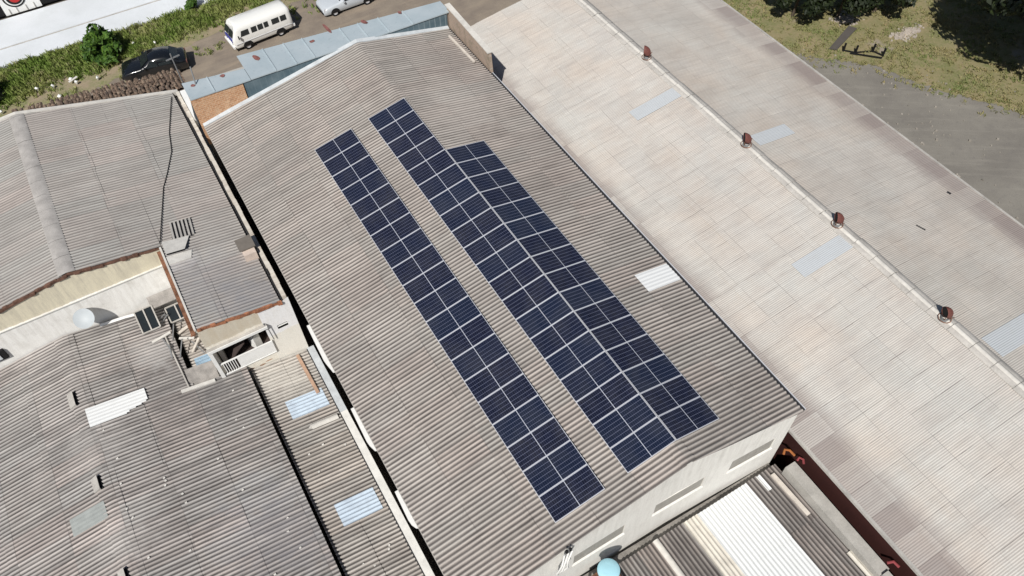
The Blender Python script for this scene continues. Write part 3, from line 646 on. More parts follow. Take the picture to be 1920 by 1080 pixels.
mb.build('mortar', M['cap_white'], wr)
tag(MB().bar((-14.75, 14.8, zw(-14.75) + .08), (-13.3, 14.75, zw(-13.3) + .08), .16, .07).build('ridge_tile', M['cap_white']), 'pale broken ridge piece lying on the workshop roof below the balcony post', 'ridge piece')
tag(MB().tube([(-16.9, 19.95, zw(-16.9) + .16), (-15.8, 19.92, zw(-15.8) + .2), (-14.75, 19.86, zw(-14.75) + .16)], .075, 8).build('pipe', M['white_paint']), 'white pipe lying along the foot of the cream wall', 'pipe')

# narrow strip between workshop and house wing
N_ = empty('lean_to', (-13.5, 17.5, -8.4), 'narrow cluttered lean-to roof between workshop and rusty gutter', 'lean-to')
mb = MB(); corrugate(mb, (-14.02, 0, -5.93), (.995, 0, -.1), (0, 1, 0), 1, 15.0, 20.1, [0, 1.02], seed=41, jit=.02)
nr = mb.build('roof', M['roof_lean'], N_)
mb = MB(); corrugate(mb, (-14.02, 0, -5.90), (.995, 0, -.1), (0, 1, 0), 1, 15.7, 16.6, [.2, .98], seed=42); mb.build('skylight', plain('dull_blue_sheet', (.26, .36, .45), .6, var=.25), nr)
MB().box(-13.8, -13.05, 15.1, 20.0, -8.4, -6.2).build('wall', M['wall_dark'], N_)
tag(MB().hexa([(-14.35, 14.95, -5.62), (-13.1, 14.95, -5.9), (-13.05, 15.75, -5.5), (-14.3, 15.75, -5.3), (-14.35, 14.95, -5.59), (-13.1, 14.95, -5.87), (-13.05, 15.75, -5.47), (-14.3, 15.75, -5.27)]).build('sheet', M['junk']), 'loose grey sheet tilted against the house corner beside the balcony', 'sheet')
def hatch(x0, x1, y0, y1, zb, zt_, label):
    e = empty('window_sash', ((x0 + x1) / 2, (y0 + y1) / 2, zb), label, 'window sash', 'old window sashes by the wall')
    mb = MB(); mb.hexa([(x0, y0, zb), (x1, y0, zb), (x1, y1, zt_ - .06), (x0, y1, zt_ - .06), (x0, y0, zb + .05), (x1, y0, zb + .05), (x1, y1, zt_ - .01), (x0, y1, zt_ - .01)]); mb.build('pane', M['glass_dark'], e)
    mb = MB()
    for a, b in (((x0, y0, zb + .07), (x1, y0, zb + .07)), ((x1, y0, zb + .07), (x1, y1, zt_ + .01)), ((x1, y1, zt_ + .01), (x0, y1, zt_ + .01)), ((x0, y1, zt_ + .01), (x0, y0, zb + .07)), (((x0 + x1) / 2, y0, zb + .07), ((x0 + x1) / 2, y1, zt_ + .01))): mb.bar(a, b, .06, .05)
    mb.build('frame', M['cap'], e)
    mb = MB(); mb.bar((x0 + .05, y1 - .05, zb - .35), (x0 + .05, y1 - .05, zt_ - .1), .06, .06); mb.bar((x1 - .05, y1 - .05, zb - .35), (x1 - .05, y1 - .05, zt_ - .1), .06, .06); mb.build('support', M['grey_steel'], e)
hatch(-15.35, -14.55, 18.65, 19.75, zw(-15) + .1, zw(-15) + .55, 'square old window sash with dark panes propped at the cream wall')
hatch(-14.1, -13.2, 18.95, 19.65, -5.75, -5.35, 'wide old window sash with dark panes beside the rusty gutter')
mb = MB(); mb.hexa([(-14.6, 19.6, -5.0), (-13.2, 19.6, -5.0), (-13.2, 20.15, -4.75), (-14.6, 20.15, -4.75), (-14.6, 19.6, -4.96), (-13.2, 19.6, -4.96), (-13.2, 20.15, -4.71), (-14.6, 20.15, -4.71)])
tag(mb.build('awning', M['junk']), 'small grey awning board fixed to the cream wall above the sashes', 'awning')
for i, (x, y, l, rz, w, m_) in enumerate(((-13.6, 18.4, .9, .3, .14, 'pale_wood'), (-13.75, 17.8, .7, -.5, .12, 'cap_white'), (-13.5, 17.2, .8, .9, .1, 'pale_wood'), (-13.4, 18.0, .6, 1.3, .16, 'tile_orange'), (-14.7, 18.1, .9, .15, .12, 'cap_white'))):
    z = (-5.9 if x > -14.2 else zw(x)) + .1
    lab = ('pale batten topmost among the scraps beside the rusty gutter', 'white board scrap lying across the lean-to ribs', 'pale batten leaning askew just above the dull blue sheet', 'reddish clay scrap lying by the rusty gutter', 'white board scrap below the square window sash')[i]
    tag(MB().box(x - l / 2, x + l / 2, y - w / 2, y + w / 2, z, z + .05, rz).build('scrap_board', M[m_]), lab, 'board', 'scraps on the lean-to roof')
tag(MB().bar((-14.55, 18.2, zw(-14.55) + .1), (-14.4, 14.9, zw(-14.4) + .1), .06, .05).build('rod', M['cap']), 'thin grey rod lying down the workshop roof beside the step', 'rod')

for i in range(9):
    x, y = R.uniform(-14.9, -13.1), R.uniform(16.9, 19.4); l = R.uniform(.25, .6); q = R.uniform(0, PI); z = (-5.9 if x > -14.0 else zw(x)) + .08
    tag(MB().bar((x - l * math.cos(q), y - l * math.sin(q), z), (x + l * math.cos(q), y + l * math.sin(q), z + R.uniform(0, .15)), .045, .045).build('stick', M['grey_steel']), 'thin dark stick lying among scraps by the old window sashes', 'stick', 'dark sticks by the window sashes')
# lean-to along the alley
A_ = empty('lean_to', (-10.4, 7, -8.4), 'long striped lean-to roof with two bluish sheets and white parapet', 'lean-to')
mb = MB(); corrugate(mb, (-11.76, 0, zs(-11.76)), (.98894, 0, -.14834), (0, 1, 0), 1, -3, 14.88, [0, 1.3, 2.66], seed=45, amp=.028, jit=.01)
ar = mb.build('roof', M['roof_lean'], A_)
for y0, y1 in ((11.5, 12.53), (5.86, 6.95)):
    mb = MB(); corrugate(mb, (-12.0, 0, zs(-12.0) + .035), (.98894, 0, -.14834), (0, 1, 0), 1, y0, y1, [.98, 2.7], seed=45, amp=.028); mb.build('skylight', M['blue_sheet'], ar)
mb = MB(); y = -3.0
for y0, y1, m_ in ((-3, 10.9, 'offwhite'), (10.91, 14.9, 'flash')):
    MB().box(-9.08, -8.76, y0, y1, -8.4, -6.58).build('parapet', M[m_], A_)
MB().box(-9.16, -9.09, -3, 14.9, -6.74, -6.66).build('gutter', M['gutter'], A_)
mb = MB()
for k in range(8):
    x = R.uniform(-11.6, -9.2); y = R.uniform(3, 14.5); z = zs(x) + .02; mb.box(x - .04, x + .05, y - .035, y + .035, z, z + .02, R.random())
mb.build('mortar', M['cap_white'], ar)
tag(MB().bar((-9.62, 14.7, zs(-9.6) + .1), (-9.56, 12.3, zs(-9.56) + .09), .15, .05).build('plank', M['wood']), 'brown wooden plank lying down the lean-to roof beside the cream wall', 'plank')
mb = MB(); mb.grid([[(x, 10.8 + .13 * math.cos(q), zs(x) + .03 + .11 * math.sin(q)) for q in [PI * k / 6 for k in range(7)]] for x in (-10.45, -9.9, -9.25)]); mb.face([(-10.45, 10.93, zs(-10.45) + .03), (-10.6, 10.8, zs(-10.6) + .04), (-10.45, 10.67, zs(-10.45) + .03)])
tag(mb.build('ridge_tile', M['cap_white']), 'whitish ridge piece lying across the lean-to below a bluish sheet', 'ridge piece')

# satellite dish
SD = empty('satellite_dish', (-17.05, 20.1, -4.75), 'round pale satellite dish mounted low on the cream wall', 'satellite dish')
mb = MB(); rings = []; nrm = Vector((-.15, -.62, .77)).normalized(); ax = nrm.cross(Vector((0, 0, 1))).normalized(); ay = nrm.cross(ax); c0 = Vector((-17.2, 19.75, -3.95))
for k in range(7):
    r = .46 * k / 6; d_ = .1 * (r / .46) ** 2; rings.append([c0 + nrm * d_ + (ax * math.cos(q) + ay * math.sin(q)) * r for q in [2 * PI * i / 24 for i in range(25)]])
mb.grid(rings).build('reflector', M['dish'], SD)
mb = MB(); mb.tube([c0 - nrm * .02, (-17.12, 19.95, -4.3), (-17.05, 20.18, -4.6)], .03, 6); mb.build('bracket', M['grey_steel'], SD)

# ================================================================== SHED behind the gable (bottom right)
G = empty('shed', (1.5, -5, -8.4), 'low shed with dark and white corrugated sheets below the gable windows', 'shed')
ny = math.hypot(1, .04); dn = (0, -1 / ny, .04 / ny)
def shed_part(name, mat, x0, x1, y0, y1, dz, seed, parent, jit=.01, amp=.027):
    mb = MB(); c_ = [(-1.3 - y0) * ny]
    while c_[-1] < (-1.3 - y1) * ny - .1: c_.append(min(c_[-1] + 2.5, (-1.3 - y1) * ny))
    corrugate(mb, (0, -1.3, zr(-1.3) + dz), dn, (1, 0, 0), 1, x0, x1, c_, seed=seed, jit=jit, amp=amp)
    return mb.build(name, mat, parent)
gr = shed_part('roof', M['roof_shed'], -9, 5.1, -1.3, -12, 0, 51, G)
shed_part('skylight', M['white_sheet_x'], 1.05, 3.53, -1.33, -12, .045, 52, gr, .004, .014)
shed_part('skylight', M['cream_sheet_x'], .36, 1.05, -1.31, -12, .03, 53, gr, .004)
shed_part('skylight', M['cream_sheet_x'], 4.83, 5.48, -5.45, -12, .05, 54, gr)
shed_part('skylight', M['white_sheet_x'], 4.05, 4.24, -1.34, -2.05, .04, 55, gr)
mb = MB(); mb.grid([[( -.95 + .13 * math.cos(q), y, zr(y) + .02 + .1 * math.sin(q)) for q in [PI * k / 6 for k in range(7)]] for y in (-1.3, -3, -6, -12)]); mb.build('ridge_cap', M['cap_light'], gr)
mb = MB(); mb.box(5.05, 5.55, -6.7, -1.75, -8.4, -4.68); mb.build('wall', M['concrete'], G)
MB().box(5.12, 5.40, -12, -6.72, -8.4, -4.55).build('wall', M['concrete'], G)
MB().hexa([(-9, -1.22, -8.4), (5.05, -1.5, -8.4), (5.05, -1.42, -8.4), (-9, -1.14, -8.4), (-9, -1.22, -5.42), (5.05, -1.5, -5.42), (5.05, -1.42, -5.42), (-9, -1.14, -5.42)]).build('wall', M['concrete'], G)
MB().hexa([(-9, -1.10, -5.62), (5.05, -1.38, -5.62), (5.05, yw(5.05) - .01, -5.62), (-9, yw(-9) - .01, -5.62), (-9, -1.10, -5.56), (5.05, -1.38, -5.56), (5.05, yw(5.05) - .01, -5.56), (-9, yw(-9) - .01, -5.56)]).build('gutter', M['gutter_grey'], G)
tag(MB().tube([(5.3, -1.32, -4.55), (5.42, -1.22, -4.42), (5.55, -1.35, -4.4), (5.62, -1.6, -4.5)], .055, 8).build('pipe_elbow', M['orange']), 'orange pipe elbow at the corner of the gable and dark alley', 'pipe')
e_ = tag(MB().tube([(5.62, -1.78, -4.62), (5.74, -1.76, -4.52), (5.78, -1.92, -4.48), (5.68, -2.05, -4.5)], .05, 8).build('pipe_elbow', M['pink']), 'red pipe elbow beside the orange one above the dark alley', 'pipe')
tag(MB().tube([(5.60, -6.5, -4.6), (5.78, -6.6, -4.5), (5.80, -6.85, -4.5)], .06, 8).build('pipe_elbow', M['pink']), 'small red pipe end far down the dark alley wall', 'pipe')
tag(MB().box(4.6, 4.78, -3.6, -1.6, zr(-2) + .05, zr(-2) + .13, .03).build('batten', M['pale_wood']), 'pale batten lying beside the concrete wall top on the dark shed', 'batten')
# water tank
T = empty('water_tank', (-3.52, -1.62, -5.3), 'light blue round water tank in front of the gable wall', 'water tank')
MB().lathe([(.0, -4.72), (.25, -4.72), (.31, -4.3), (.37, -3.72), (.39, -3.70)], -3.52, -1.62, 28).build('body', M['tank_blue'], T)
MB().lathe([(.405, -3.76), (.41, -3.66), (.39, -3.64), (.2, -3.60), (.0, -3.59)], -3.52, -1.62, 28).build('lid', M['tank_blue'], T)
mb = MB(); mb.box(-4.1, -3.0, -2.2, -1.25, -4.82, -4.73)
for a, b in ((-4.05, -2.15), (-3.1, -2.15), (-4.05, -1.3), (-3.1, -1.3)): mb.box(a - .04, a + .04, b - .04, b + .04, -5.4, -4.82)
mb.build('stand', M['rust'], T)
B_ = empty('power_bracket', (-5.0, -1.0, -1.4), 'electric service bracket with black insulators and white conduits on the gable', 'power bracket')
mb = MB(); mb.tube([(-4.95, -.95, -1.9), (-4.95, -1.0, -.9)], .03, 6); mb.bar((-5.05, -1.0, -1.1), (-4.85, -1.0, -1.1), .05, .05); mb.build('arm', M['grey_steel'], B_)
for x in (-5.02, -4.88): MB().lathe([(.02, -1.1), (.06, -1.02), (.03, -.96), (.055, -.9), (0, -.86)], x, -1.0, 8).build('insulator', M['black'], B_)
mb = MB()
for k in range(3): mb.tube([(-5.1 + k * .16, -1.0, -1.2), (-5.25 + k * .1, -1.12, -1.7), (-5.45 + k * .22, -1.15, -2.2), (-5.3 + k * .1, -1.0, -2.9)], .035, 6)
mb.build('conduit', M['white_paint'], B_)

# ================================================================== GROUND
t = NT('dusty_ground'); p = t.pos()
n1 = t.noise(p, .12, 5); n2 = t.noise(p, 1.4, 5, .65); n3 = t.noise(p, 14, 3)
c = t.mix(t.rng(n1, .35, .65), (.135, .118, .098), (.165, .147, .125))
c = t.mix(t.rng(n2, .45, .75, 0, .5), c, (.10, .092, .08))
c = t.mix(1.0, c, t.gray(t.rng(n3, .3, .7, .88, 1.12)), 'MULTIPLY')
M['ground'] = t.done(c, .95)
t = NT('worn_asphalt'); p = t.pos(); x, y, z = t.xyz(p)
n2 = t.noise(p, .7, 5, .65); n3 = t.noise(p, 26, 3)
c = t.mix(t.rng(n2, .35, .7), (.205, .17, .14), (.28, .235, .185))
c = t.mix(t.rng(t.noise(t.vec(t.math('MULTIPLY', x, .25), t.math('MULTIPLY', y, 1.4), 0), 1, 4), .5, .7, 0, .6), c, (.33, .27, .205))
c = t.mix(1.0, c, t.gray(t.rng(n3, .3, .7, .85, 1.15)), 'MULTIPLY')
M['asphalt'] = t.done(c, .9)
t = NT('verge_soil'); p = t.pos()
n2 = t.noise(p, .9, 5, .65); n3 = t.noise(p, 9, 4)
c = t.mix(t.rng(n2, .4, .62), (.30, .24, .165), (.17, .19, .075))
c = t.mix(t.rng(n3, .4, .7, 0, .6), c, (.36, .30, .21))
M['soil'] = t.done(c, .95)
t = NT('pale_forecourt'); p = t.pos(); x, y, z = t.xyz(p)
c = t.mix(t.rng(t.noise(p, .5, 5, .6), .4, .7), (.66, .69, .725), (.60, .63, .655))
c = t.mix(1.0, c, t.gray(t.rng(t.noise(p, 12, 3), .3, .7, .96, 1.03)), 'MULTIPLY')
M['forecourt'] = t.done(c, .85)
t = NT('gravel_yard'); p = t.pos(); x, y, z = t.xyz(p)
c = t.mix(t.rng(t.noise(p, .35, 5, .6), .35, .65), (.185, .172, .153), (.235, .22, .193))
c = t.mix(t.rng(t.noise(p, 2.3, 5, .7), .55, .75, 0, .6), c, (.15, .14, .135))
c = t.mix(t.rng(t.noise(t.vec(t.math('ADD', t.math('MULTIPLY', x, .5), t.math('MULTIPLY', y, .35)), t.math('SUBTRACT', t.math('MULTIPLY', x, 1.1), t.math('MULTIPLY', y, -1.7)), 0), .9, 4, .7), .52, .7, 0, .45), c, (.30, .28, .245))
c = t.mix(1.0, c, t.gray(t.rng(t.noise(p, 30, 3), .25, .75, .78, 1.22)), 'MULTIPLY')
c = t.mix(t.rng(t.noise(p, 9, 2), .66, .72, 0, .5), c, (.12, .11, .10))
M['gravel'] = t.done(c, .95)

def sheet(name, pts, z, mat): return tag(MB().face([(x, y, z) for x, y in pts]).build(name, mat), kind='structure')
sheet('ground', [(-400, -400), (400, -400), (400, 400), (-400, 400)], -8.4, M['ground'])
sheet('street', [(-90, 35), (26, 33), (26, 47), (-90, 44.6)], -8.396, M['asphalt'])
sheet('yard', [(22.3, -60), (70, -60), (70, 34), (22.3, 34)], -8.396, M['gravel'])
def ragged(pts, amp, n=8):
    out = []
    for (x0, y0), (x1, y1) in zip(pts, pts[1:] + pts[:1]):
        d_ = math.hypot(x1 - x0, y1 - y0)
        for k in range(n):
            a = R.uniform(-amp, amp) if k else 0; out.append((x0 + (x1 - x0) * k / n - (y1 - y0) / d_ * a, y0 + (y1 - y0) * k / n + (x1 - x0) / d_ * a))
    return out
sheet('verge', ragged([(-40, 41.7), (-14.4, 42.6), (-10.4, 43.3), (-5, 44.3), (3, 45.2), (14, 45.5), (14, 48.35), (-40, 47.9)], .22, 10), -8.39, M['soil'])
tag(MB().box(-45, 25, 48.35, 54.1, -8.4, -8.30).build('pavement', M['forecourt']), kind='structure')
tag(MB().box(-45, 25, 50.55, 54.1, -8.3, -8.25).build('kerb', M['forecourt']), kind='structure')
tag(MB().box(-45, 25, 50.44, 50.545, -8.3, -8.285).build('kerb_line', M['cap']), kind='structure')  # thin grey strip added in place of a shadow line at the kerb
rg = [(26.3, 26.5), (27.6, 22.2), (29.4, 19.6), (31.6, 17.4), (33.2, 13.6), (34.9, 11.0), (36.0, 8.8), (38, 2), (70, 2), (70, 42), (24, 42)]
t = NT('dry_lawn_soil'); p = t.pos()
n2 = t.noise(p, .55, 5, .65); n3 = t.noise(p, 7, 4, .7)
c = t.mix(t.rng(n2, .38, .62), (.27, .225, .125), (.165, .175, .07))
c = t.mix(t.rng(n3, .45, .72, 0, .7), c, (.32, .26, .17))
c = t.mix(t.rng(t.noise(p, .35, 3), .62, .72, 0, .9), c, (.30, .26, .21))
M['lawn'] = t.done(c, .95)
sheet('lawn', ragged(rg, .2, 16), -8.385, M['lawn'])
for name, cx, cy, sx, sy, m_ in (('rubble_patch', 33.9, 22.1, 1.1, .9, 'cap'), ('rubble_patch', 36.3, 18.6, 1.2, .6, 'cap')):
    mb = MB()
    for k in range(90):
        a = R.gauss(0, .45) * sx; b = R.gauss(0, .45) * sy; r = R.uniform(.04, .14); mb.box(cx + a - r, cx + a + r, cy + b - r, cy + b + r, -8.4, -8.4 + R.uniform(.03, .12), R.random() * 3)
    tag(mb.build('rubble', plain('pale_rubble', (.42, .37, .32), .95, var=.25)), kind='stuff')

# ------------------------------------------------------------------ plants
def leafmat(name, a, b, c3, sc=1.2):
    t = NT(name); p = t.pos()
    c = t.mix(t.rng(t.noise(p, sc, 3), .35, .65), a, b)
    c = t.mix(t.rng(t.noise(p, sc * 6, 2), .55, .7, 0, .8), c, c3)
    t.set(t.b.inputs['Subsurface Weight'], 0.0)
    return t.done(c, .6, 0, .3)
M['bush'] = leafmat('bush_leaves', (.022, .058, .010), (.06, .13, .016), (.20, .30, .04), 2.2)
M['grass'] = leafmat('verge_grass', (.14, .215, .04), (.245, .27, .085), (.38, .36, .18), .4)
M['dry'] = leafmat('dry_grass', (.255, .22, .10), (.155, .19, .06), (.37, .28, .15), .5)
M['tree'] = leafmat('tree_leaves', (.008, .014, .005), (.014, .022, .006), (.035, .05, .012), .8)
M['bark'] = plain('bark', (.09, .07, .05), .95, var=.3)

def leaves(mb, clumps, n, size, rr, flat=.5, up=.35):
    for (cx, cy, cz, r) in clumps:
        for k in range(n):
            while True:
                d = Vector((rr.uniform(-1, 1), rr.uniform(-1, 1), rr.uniform(-1, 1)))
                if .05 < d.length <= 1: break
            q = d.normalized() * (d.length ** .45); p = Vector((cx, cy, cz)) + Vector((q.x * r, q.y * r, q.z * r * .8))
            nrm = (q + Vector((rr.gauss(0, flat), rr.gauss(0, flat), rr.gauss(up, flat)))).normalized()
            a = nrm.cross(Vector((rr.gauss(0, 1), rr.gauss(0, 1), rr.gauss(0, 1)))).normalized(); b = nrm.cross(a); s = size * rr.uniform(.6, 1.4)
            mb.face([p - a * s, p - b * s * .45 , p + a * s, p + b * s * .45])
def bush(name, x, y, w, h, label, mat, nclump, nleaf, size, group=None, cat='bush', seed=1, stems=5):
    rr = random.Random(seed); e = empty(name, (x, y, -8.4), label, cat, group); mb = MB(); cl = []
    for k in range(nclump):
        q = rr.uniform(0, 2 * PI); r = w * math.sqrt(rr.random()) * .75; zc = -8.4 + h * rr.uniform(.25, .9) * (1 - .35 * (r / w) ** 2)
        cl.append((x + r * math.cos(q), y + r * math.sin(q), zc, w * rr.uniform(.22, .38)))
    leaves(mb, cl, nleaf, size, rr); mb.build('crown', mat, e)
    mb = MB()
    for k in range(stems):
        c_ = cl[k]; mb.tube([(x + rr.uniform(-.1, .1), y + rr.uniform(-.1, .1), -8.4), ((x + c_[0]) / 2, (y + c_[1]) / 2, (-8.4 + c_[2]) / 2 + .1), (c_[0], c_[1], c_[2])], [.06, .04, .015], 6)
    mb.build('stem', M['bark'], e)
    return e
def tree(x, y, h, cr, label, seed, nclump=42, nleaf=150, size=.2, mat='tree', thick=.18, low=.38):
    rr = random.Random(seed); e = empty('tree', (x, y, -8.4), label, 'tree', None); mb = MB(); cl = []
    for k in range(nclump):
        q = rr.uniform(0, 2 * PI); r = cr * math.sqrt(rr.random()); u_ = rr.uniform(low, 1)
        r *= math.sqrt(max(.15, 1 - ((u_ - .62) / .5) ** 2)); cl.append((x + r * math.cos(q), y + r * math.sin(q), -8.4 + h * u_, cr * rr.uniform(.17, .32)))
    leaves(mb, cl, nleaf, size, rr); mb.build('crown', M[mat], e)
    mb = MB(); mb.tube([(x, y, -8.4), (x + .1, y, -8.4 + h * .3), (x, y + .1, -8.4 + h * .75)], [thick, thick * .75, thick * .3], 9); mb.build('trunk', M['bark'], e)
    mb = MB()
    for k in range(9): c_ = cl[k]; mb.tube([(x + .05, y, -8.4 + h * rr.uniform(.25, .45)), ((x + c_[0]) / 2, (y + c_[1]) / 2, c_[2] * .5 + (-8.4 + h * .5) * .5), c_[:3]], [thick * .5, thick * .3, .02], 6)
    mb.build('branch', M['bark'], e)
    return e
bush('bush', -11.95, 45.7, 1.35, 2.3, 'rounded leafy green bush on the verge before the pale forecourt', M['bush'], 26, 75, .21, seed=5)
bush('bush', -19.9, 45.0, 1.5, 1.7, 'dark bush at the edge of the verge above the house ridge', M['tree'], 22, 110, .16, seed=8)
tree(.3, 48.3, 3.6, 2.6, 'dark dense tree standing behind the white van', 11, 40, 150, .18, low=.2)
bush('bush', -5.0, 48.2, .7, .9, 'small dark shrub on the verge before the pale forecourt', M['bush'], 10, 80, .12, seed=9)
tree(31.0, 24.3, 4.6, 2.3, 'low dark tree nearest the eave of the pale warehouse, shading the lawn', 21, 46, 150, .2, low=.42, thick=.12)
tree(33.5, 22.5, 4.9, 2.6, 'low dark tree between two others, shading the lawn behind the rubble', 22, 50, 160, .2, low=.42, thick=.12)
tree(36.2, 21.6, 5.0, 2.5, 'low dark tree nearest the big tree at the lawn corner', 24, 50, 160, .2, low=.42, thick=.12)
tree(39.1, 10.8, 11.5, 5.0, 'large dark tree casting wide shade over the lawn corner', 23, 110, 210, .26, low=.42, thick=.3)
tree(44.5, 15.5, 10, 4.6, 'large dark tree standing farther inside the shaded lawn corner', 25, 90, 200, .26, low=.35, thick=.3)

def tufts(name, region, n, h0, h1, mat, seed, blades=9, dens=None, spread=.16):
    rr = random.Random(seed); mb = MB(); x0, x1, y0, y1 = region; k = 0
    while k < n:
        x, y = rr.uniform(x0, x1), rr.uniform(y0, y1)
        if dens is not None and rr.random() > dens(x, y): continue
        k += 1; hh = rr.uniform(h0, h1)
        for b in range(blades):
            q = rr.uniform(0, 2 * PI); l = rr.uniform(.3, 1) * spread * (1 + hh * 2); px, py = x + rr.gauss(0, .08), y + rr.gauss(0, .08); w = rr.uniform(.015, .035)
            hz = hh * rr.uniform(.5, 1.1); tx, ty = px + l * math.cos(q), py + l * math.sin(q)
            mb.face([(px - w * math.sin(q), py + w * math.cos(q), -8.39), (px + w * math.sin(q), py - w * math.cos(q), -8.39), ((px + tx * 1.2) / 2.2 + w * .8 * math.sin(q), (py + ty * 1.2) / 2.2 - w * math.cos(q), -8.39 + hz * .8), (tx, ty, -8.39 + hz)])
    return tag(mb.build(name, mat), kind='stuff')
def densL(x, y):
    lo = 43.5 + .10 * (x + 18); f = (y - lo) / 1.6
    return max(.03, min(1, f)) * (1 if y < 48.2 else 0) * (.35 + .65 * (math.sin(x * .9) * math.sin(y * 1.3 + x * .4) > -.35))
tufts('grass', (-26, 6, 42.2, 48.3), 5200, .12, .5, M['grass'], 61, 10, densL)
def inpoly(x, y, P):
    c_ = False
    for (a, b), (d_, e_) in zip(P, P[1:] + P[:1]):
        if (b > y) != (e_ > y) and x < (d_ - a) * (y - b) / (e_ - b) + a: c_ = not c_
    return c_
densR = lambda x, y: (1 if inpoly(x, y, rg) else .5 if inpoly(x + .5, y + .45, rg) else .12 if inpoly(x + 1.3, y + 1.0, rg) else 0) * (.25 + .75 * (math.sin(x * 1.1 + 1) * math.sin(y * .9 + x * .3) > -.3))
tufts('grass', (26, 48, 6, 30), 5200, .05, .2, M['dry'], 62, 9, densR, spread=.14)

# pebbles scattered on the yard
mb = MB()
for k in range(260):
    x, y = R.uniform(23, 46), R.uniform(-6, 22); r = abs(R.gauss(0, .028)) + .012; z = -8.396
    if R.random() < .5: x = 30 + R.gauss(0, 3.2); y = 13 + R.gauss(0, 4)
    mb.box(x - r, x + r, y - r, y + r, z, z + r * 1.1, R.random() * 3)
tag(mb.build('gravel', plain('loose_pebbles', (.29, .265, .23), .95, var=.4, scale=.6)), kind='stuff')
# litter
for i, (x, y) in enumerate(((-16.66, 44.44), (-15.71, 44.23), (-14.53, 44.3), (-14.29, 43.8), (-12.99, 43.5), (-15.53, 42.9), (-19.1, 43.3), (-9.9, 46.0), (-8.6, 45.3))):
    mb = MB(); s = R.uniform(.09, .17); P = [(x + s * R.uniform(.6, 1.3) * math.cos(q), y + s * R.uniform(.6, 1.3) * math.sin(q), -8.4 + R.uniform(.2, .34)) for q in [2 * PI * k / 6 for k in range(6)]]
    for k in range(6): mb.face([(x, y, -8.02), P[k], P[(k + 1) % 6]]); mb.face([(x, y, -8.38), P[(k + 1) % 6], P[k]])
    tag(mb.build('litter_scrap', M['white_paint']), 'small crumpled white scrap of litter on the grassy verge', 'litter', 'litter scraps on the verge')
tag(MB().bar((-14.7, 44.0, -8.15), (-14.1, 44.25, -8.1), .16, .03).build('board', M['cap_white']), 'white broken board lying in the verge grass among the litter', 'board')
# rusty frame and dark board on the lawn
FR = empty('metal_frame', (32, 18.8, -8.4), 'rusty black steel frame with upright posts standing on the lawn edge', 'metal frame')
mb = MB()
pp = [(31.1, 19.5), (31.6, 18.9), (32.7, 18.4), (32.9, 17.7)]
for x, y in pp: mb.box(x - .05, x + .05, y - .05, y + .05, -8.4, -7.75)
mb.build('post', M['black'], FR)
mb = MB()
for a, b in zip(pp, pp[1:]): mb.bar((a[0], a[1], -8.3), (b[0], b[1], -8.3), .08, .06)
mb.bar((31.2, 19.0, -8.25), (32.6, 17.5, -8.25), .08, .06); mb.build('rail', M['black'], FR)
tag(MB().hexa([(30.35, 20.1, -8.3), (30.75, 19.75, -8.3), (33.6, 20.75, -8.3), (33.3, 21.25, -8.3), (30.35, 20.1, -8.22), (30.75, 19.75, -8.22), (33.6, 20.75, -8.22), (33.3, 21.25, -8.22)]).build('board', plain('dark_board', (.095, .085, .078), .9)), 'long dark board lying on the lawn behind the steel frame', 'board')

# ------------------------------------------------------------------ shop across the street
SH = empty('shop', (-12, 56, -8.4), 'white shop front with a red and black round emblem across the forecourt', 'shop')
mb = MB(); mb.box(-45, -19.2, 54.3, 60, -8.2, -3); mb.box(-16.95, -14.45, 54.3, 60, -8.2, -3); mb.box(-9.2, 10, 54.3, 60, -8.2, -3); mb.box(-19.2, -16.95, 55, 60, -8.2, -3); mb.box(-14.45, -9.2, 55, 60, -8.2, -3)
mb.build('wall', M['white_paint'], SH)
for a, b in ((-19.2, -16.96), (-14.44, -9.2)): MB().box(a, b, 54.36, 54.5, -8.17, -3).build('doorway', M['dark_hole'], SH)
MB().box(-19.5, -9, 53.9, 55.0, -3, -2.8).build('canopy', M['white_paint'], SH)
mb = MB()
for x in (-16.6, -16.1, -15.45, -14.9): mb.box(x - .025, x + .025, 54.25, 54.3, -8.18, -7.75)
mb.build('rib', M['cap'], SH)
def disc(cx, cz, r, y, n=28): return [(cx + r * math.cos(2 * PI * k / n), y, cz + r * math.sin(2 * PI * k / n)) for k in range(n)]
em = MB().face(disc(-15.92, -7.02, .74, 54.27)).build('emblem', M['black'], SH)
MB().face(disc(-15.92, -7.02, .62, 54.255)).build('ring', M['white_paint'], em)
MB().face(disc(-15.90, -7.02, .54, 54.24)).build('ring', M['black'], em)
MB().face(disc(-15.86, -7.0, .40, 54.225)).build('disc', plain('sign_red', (.45, .03, .03), .5), em)
MB().face(disc(-15.50, -6.9, .26, 54.21)).build('disc', plain('sign_pink', (.75, .55, .58), .5), em)

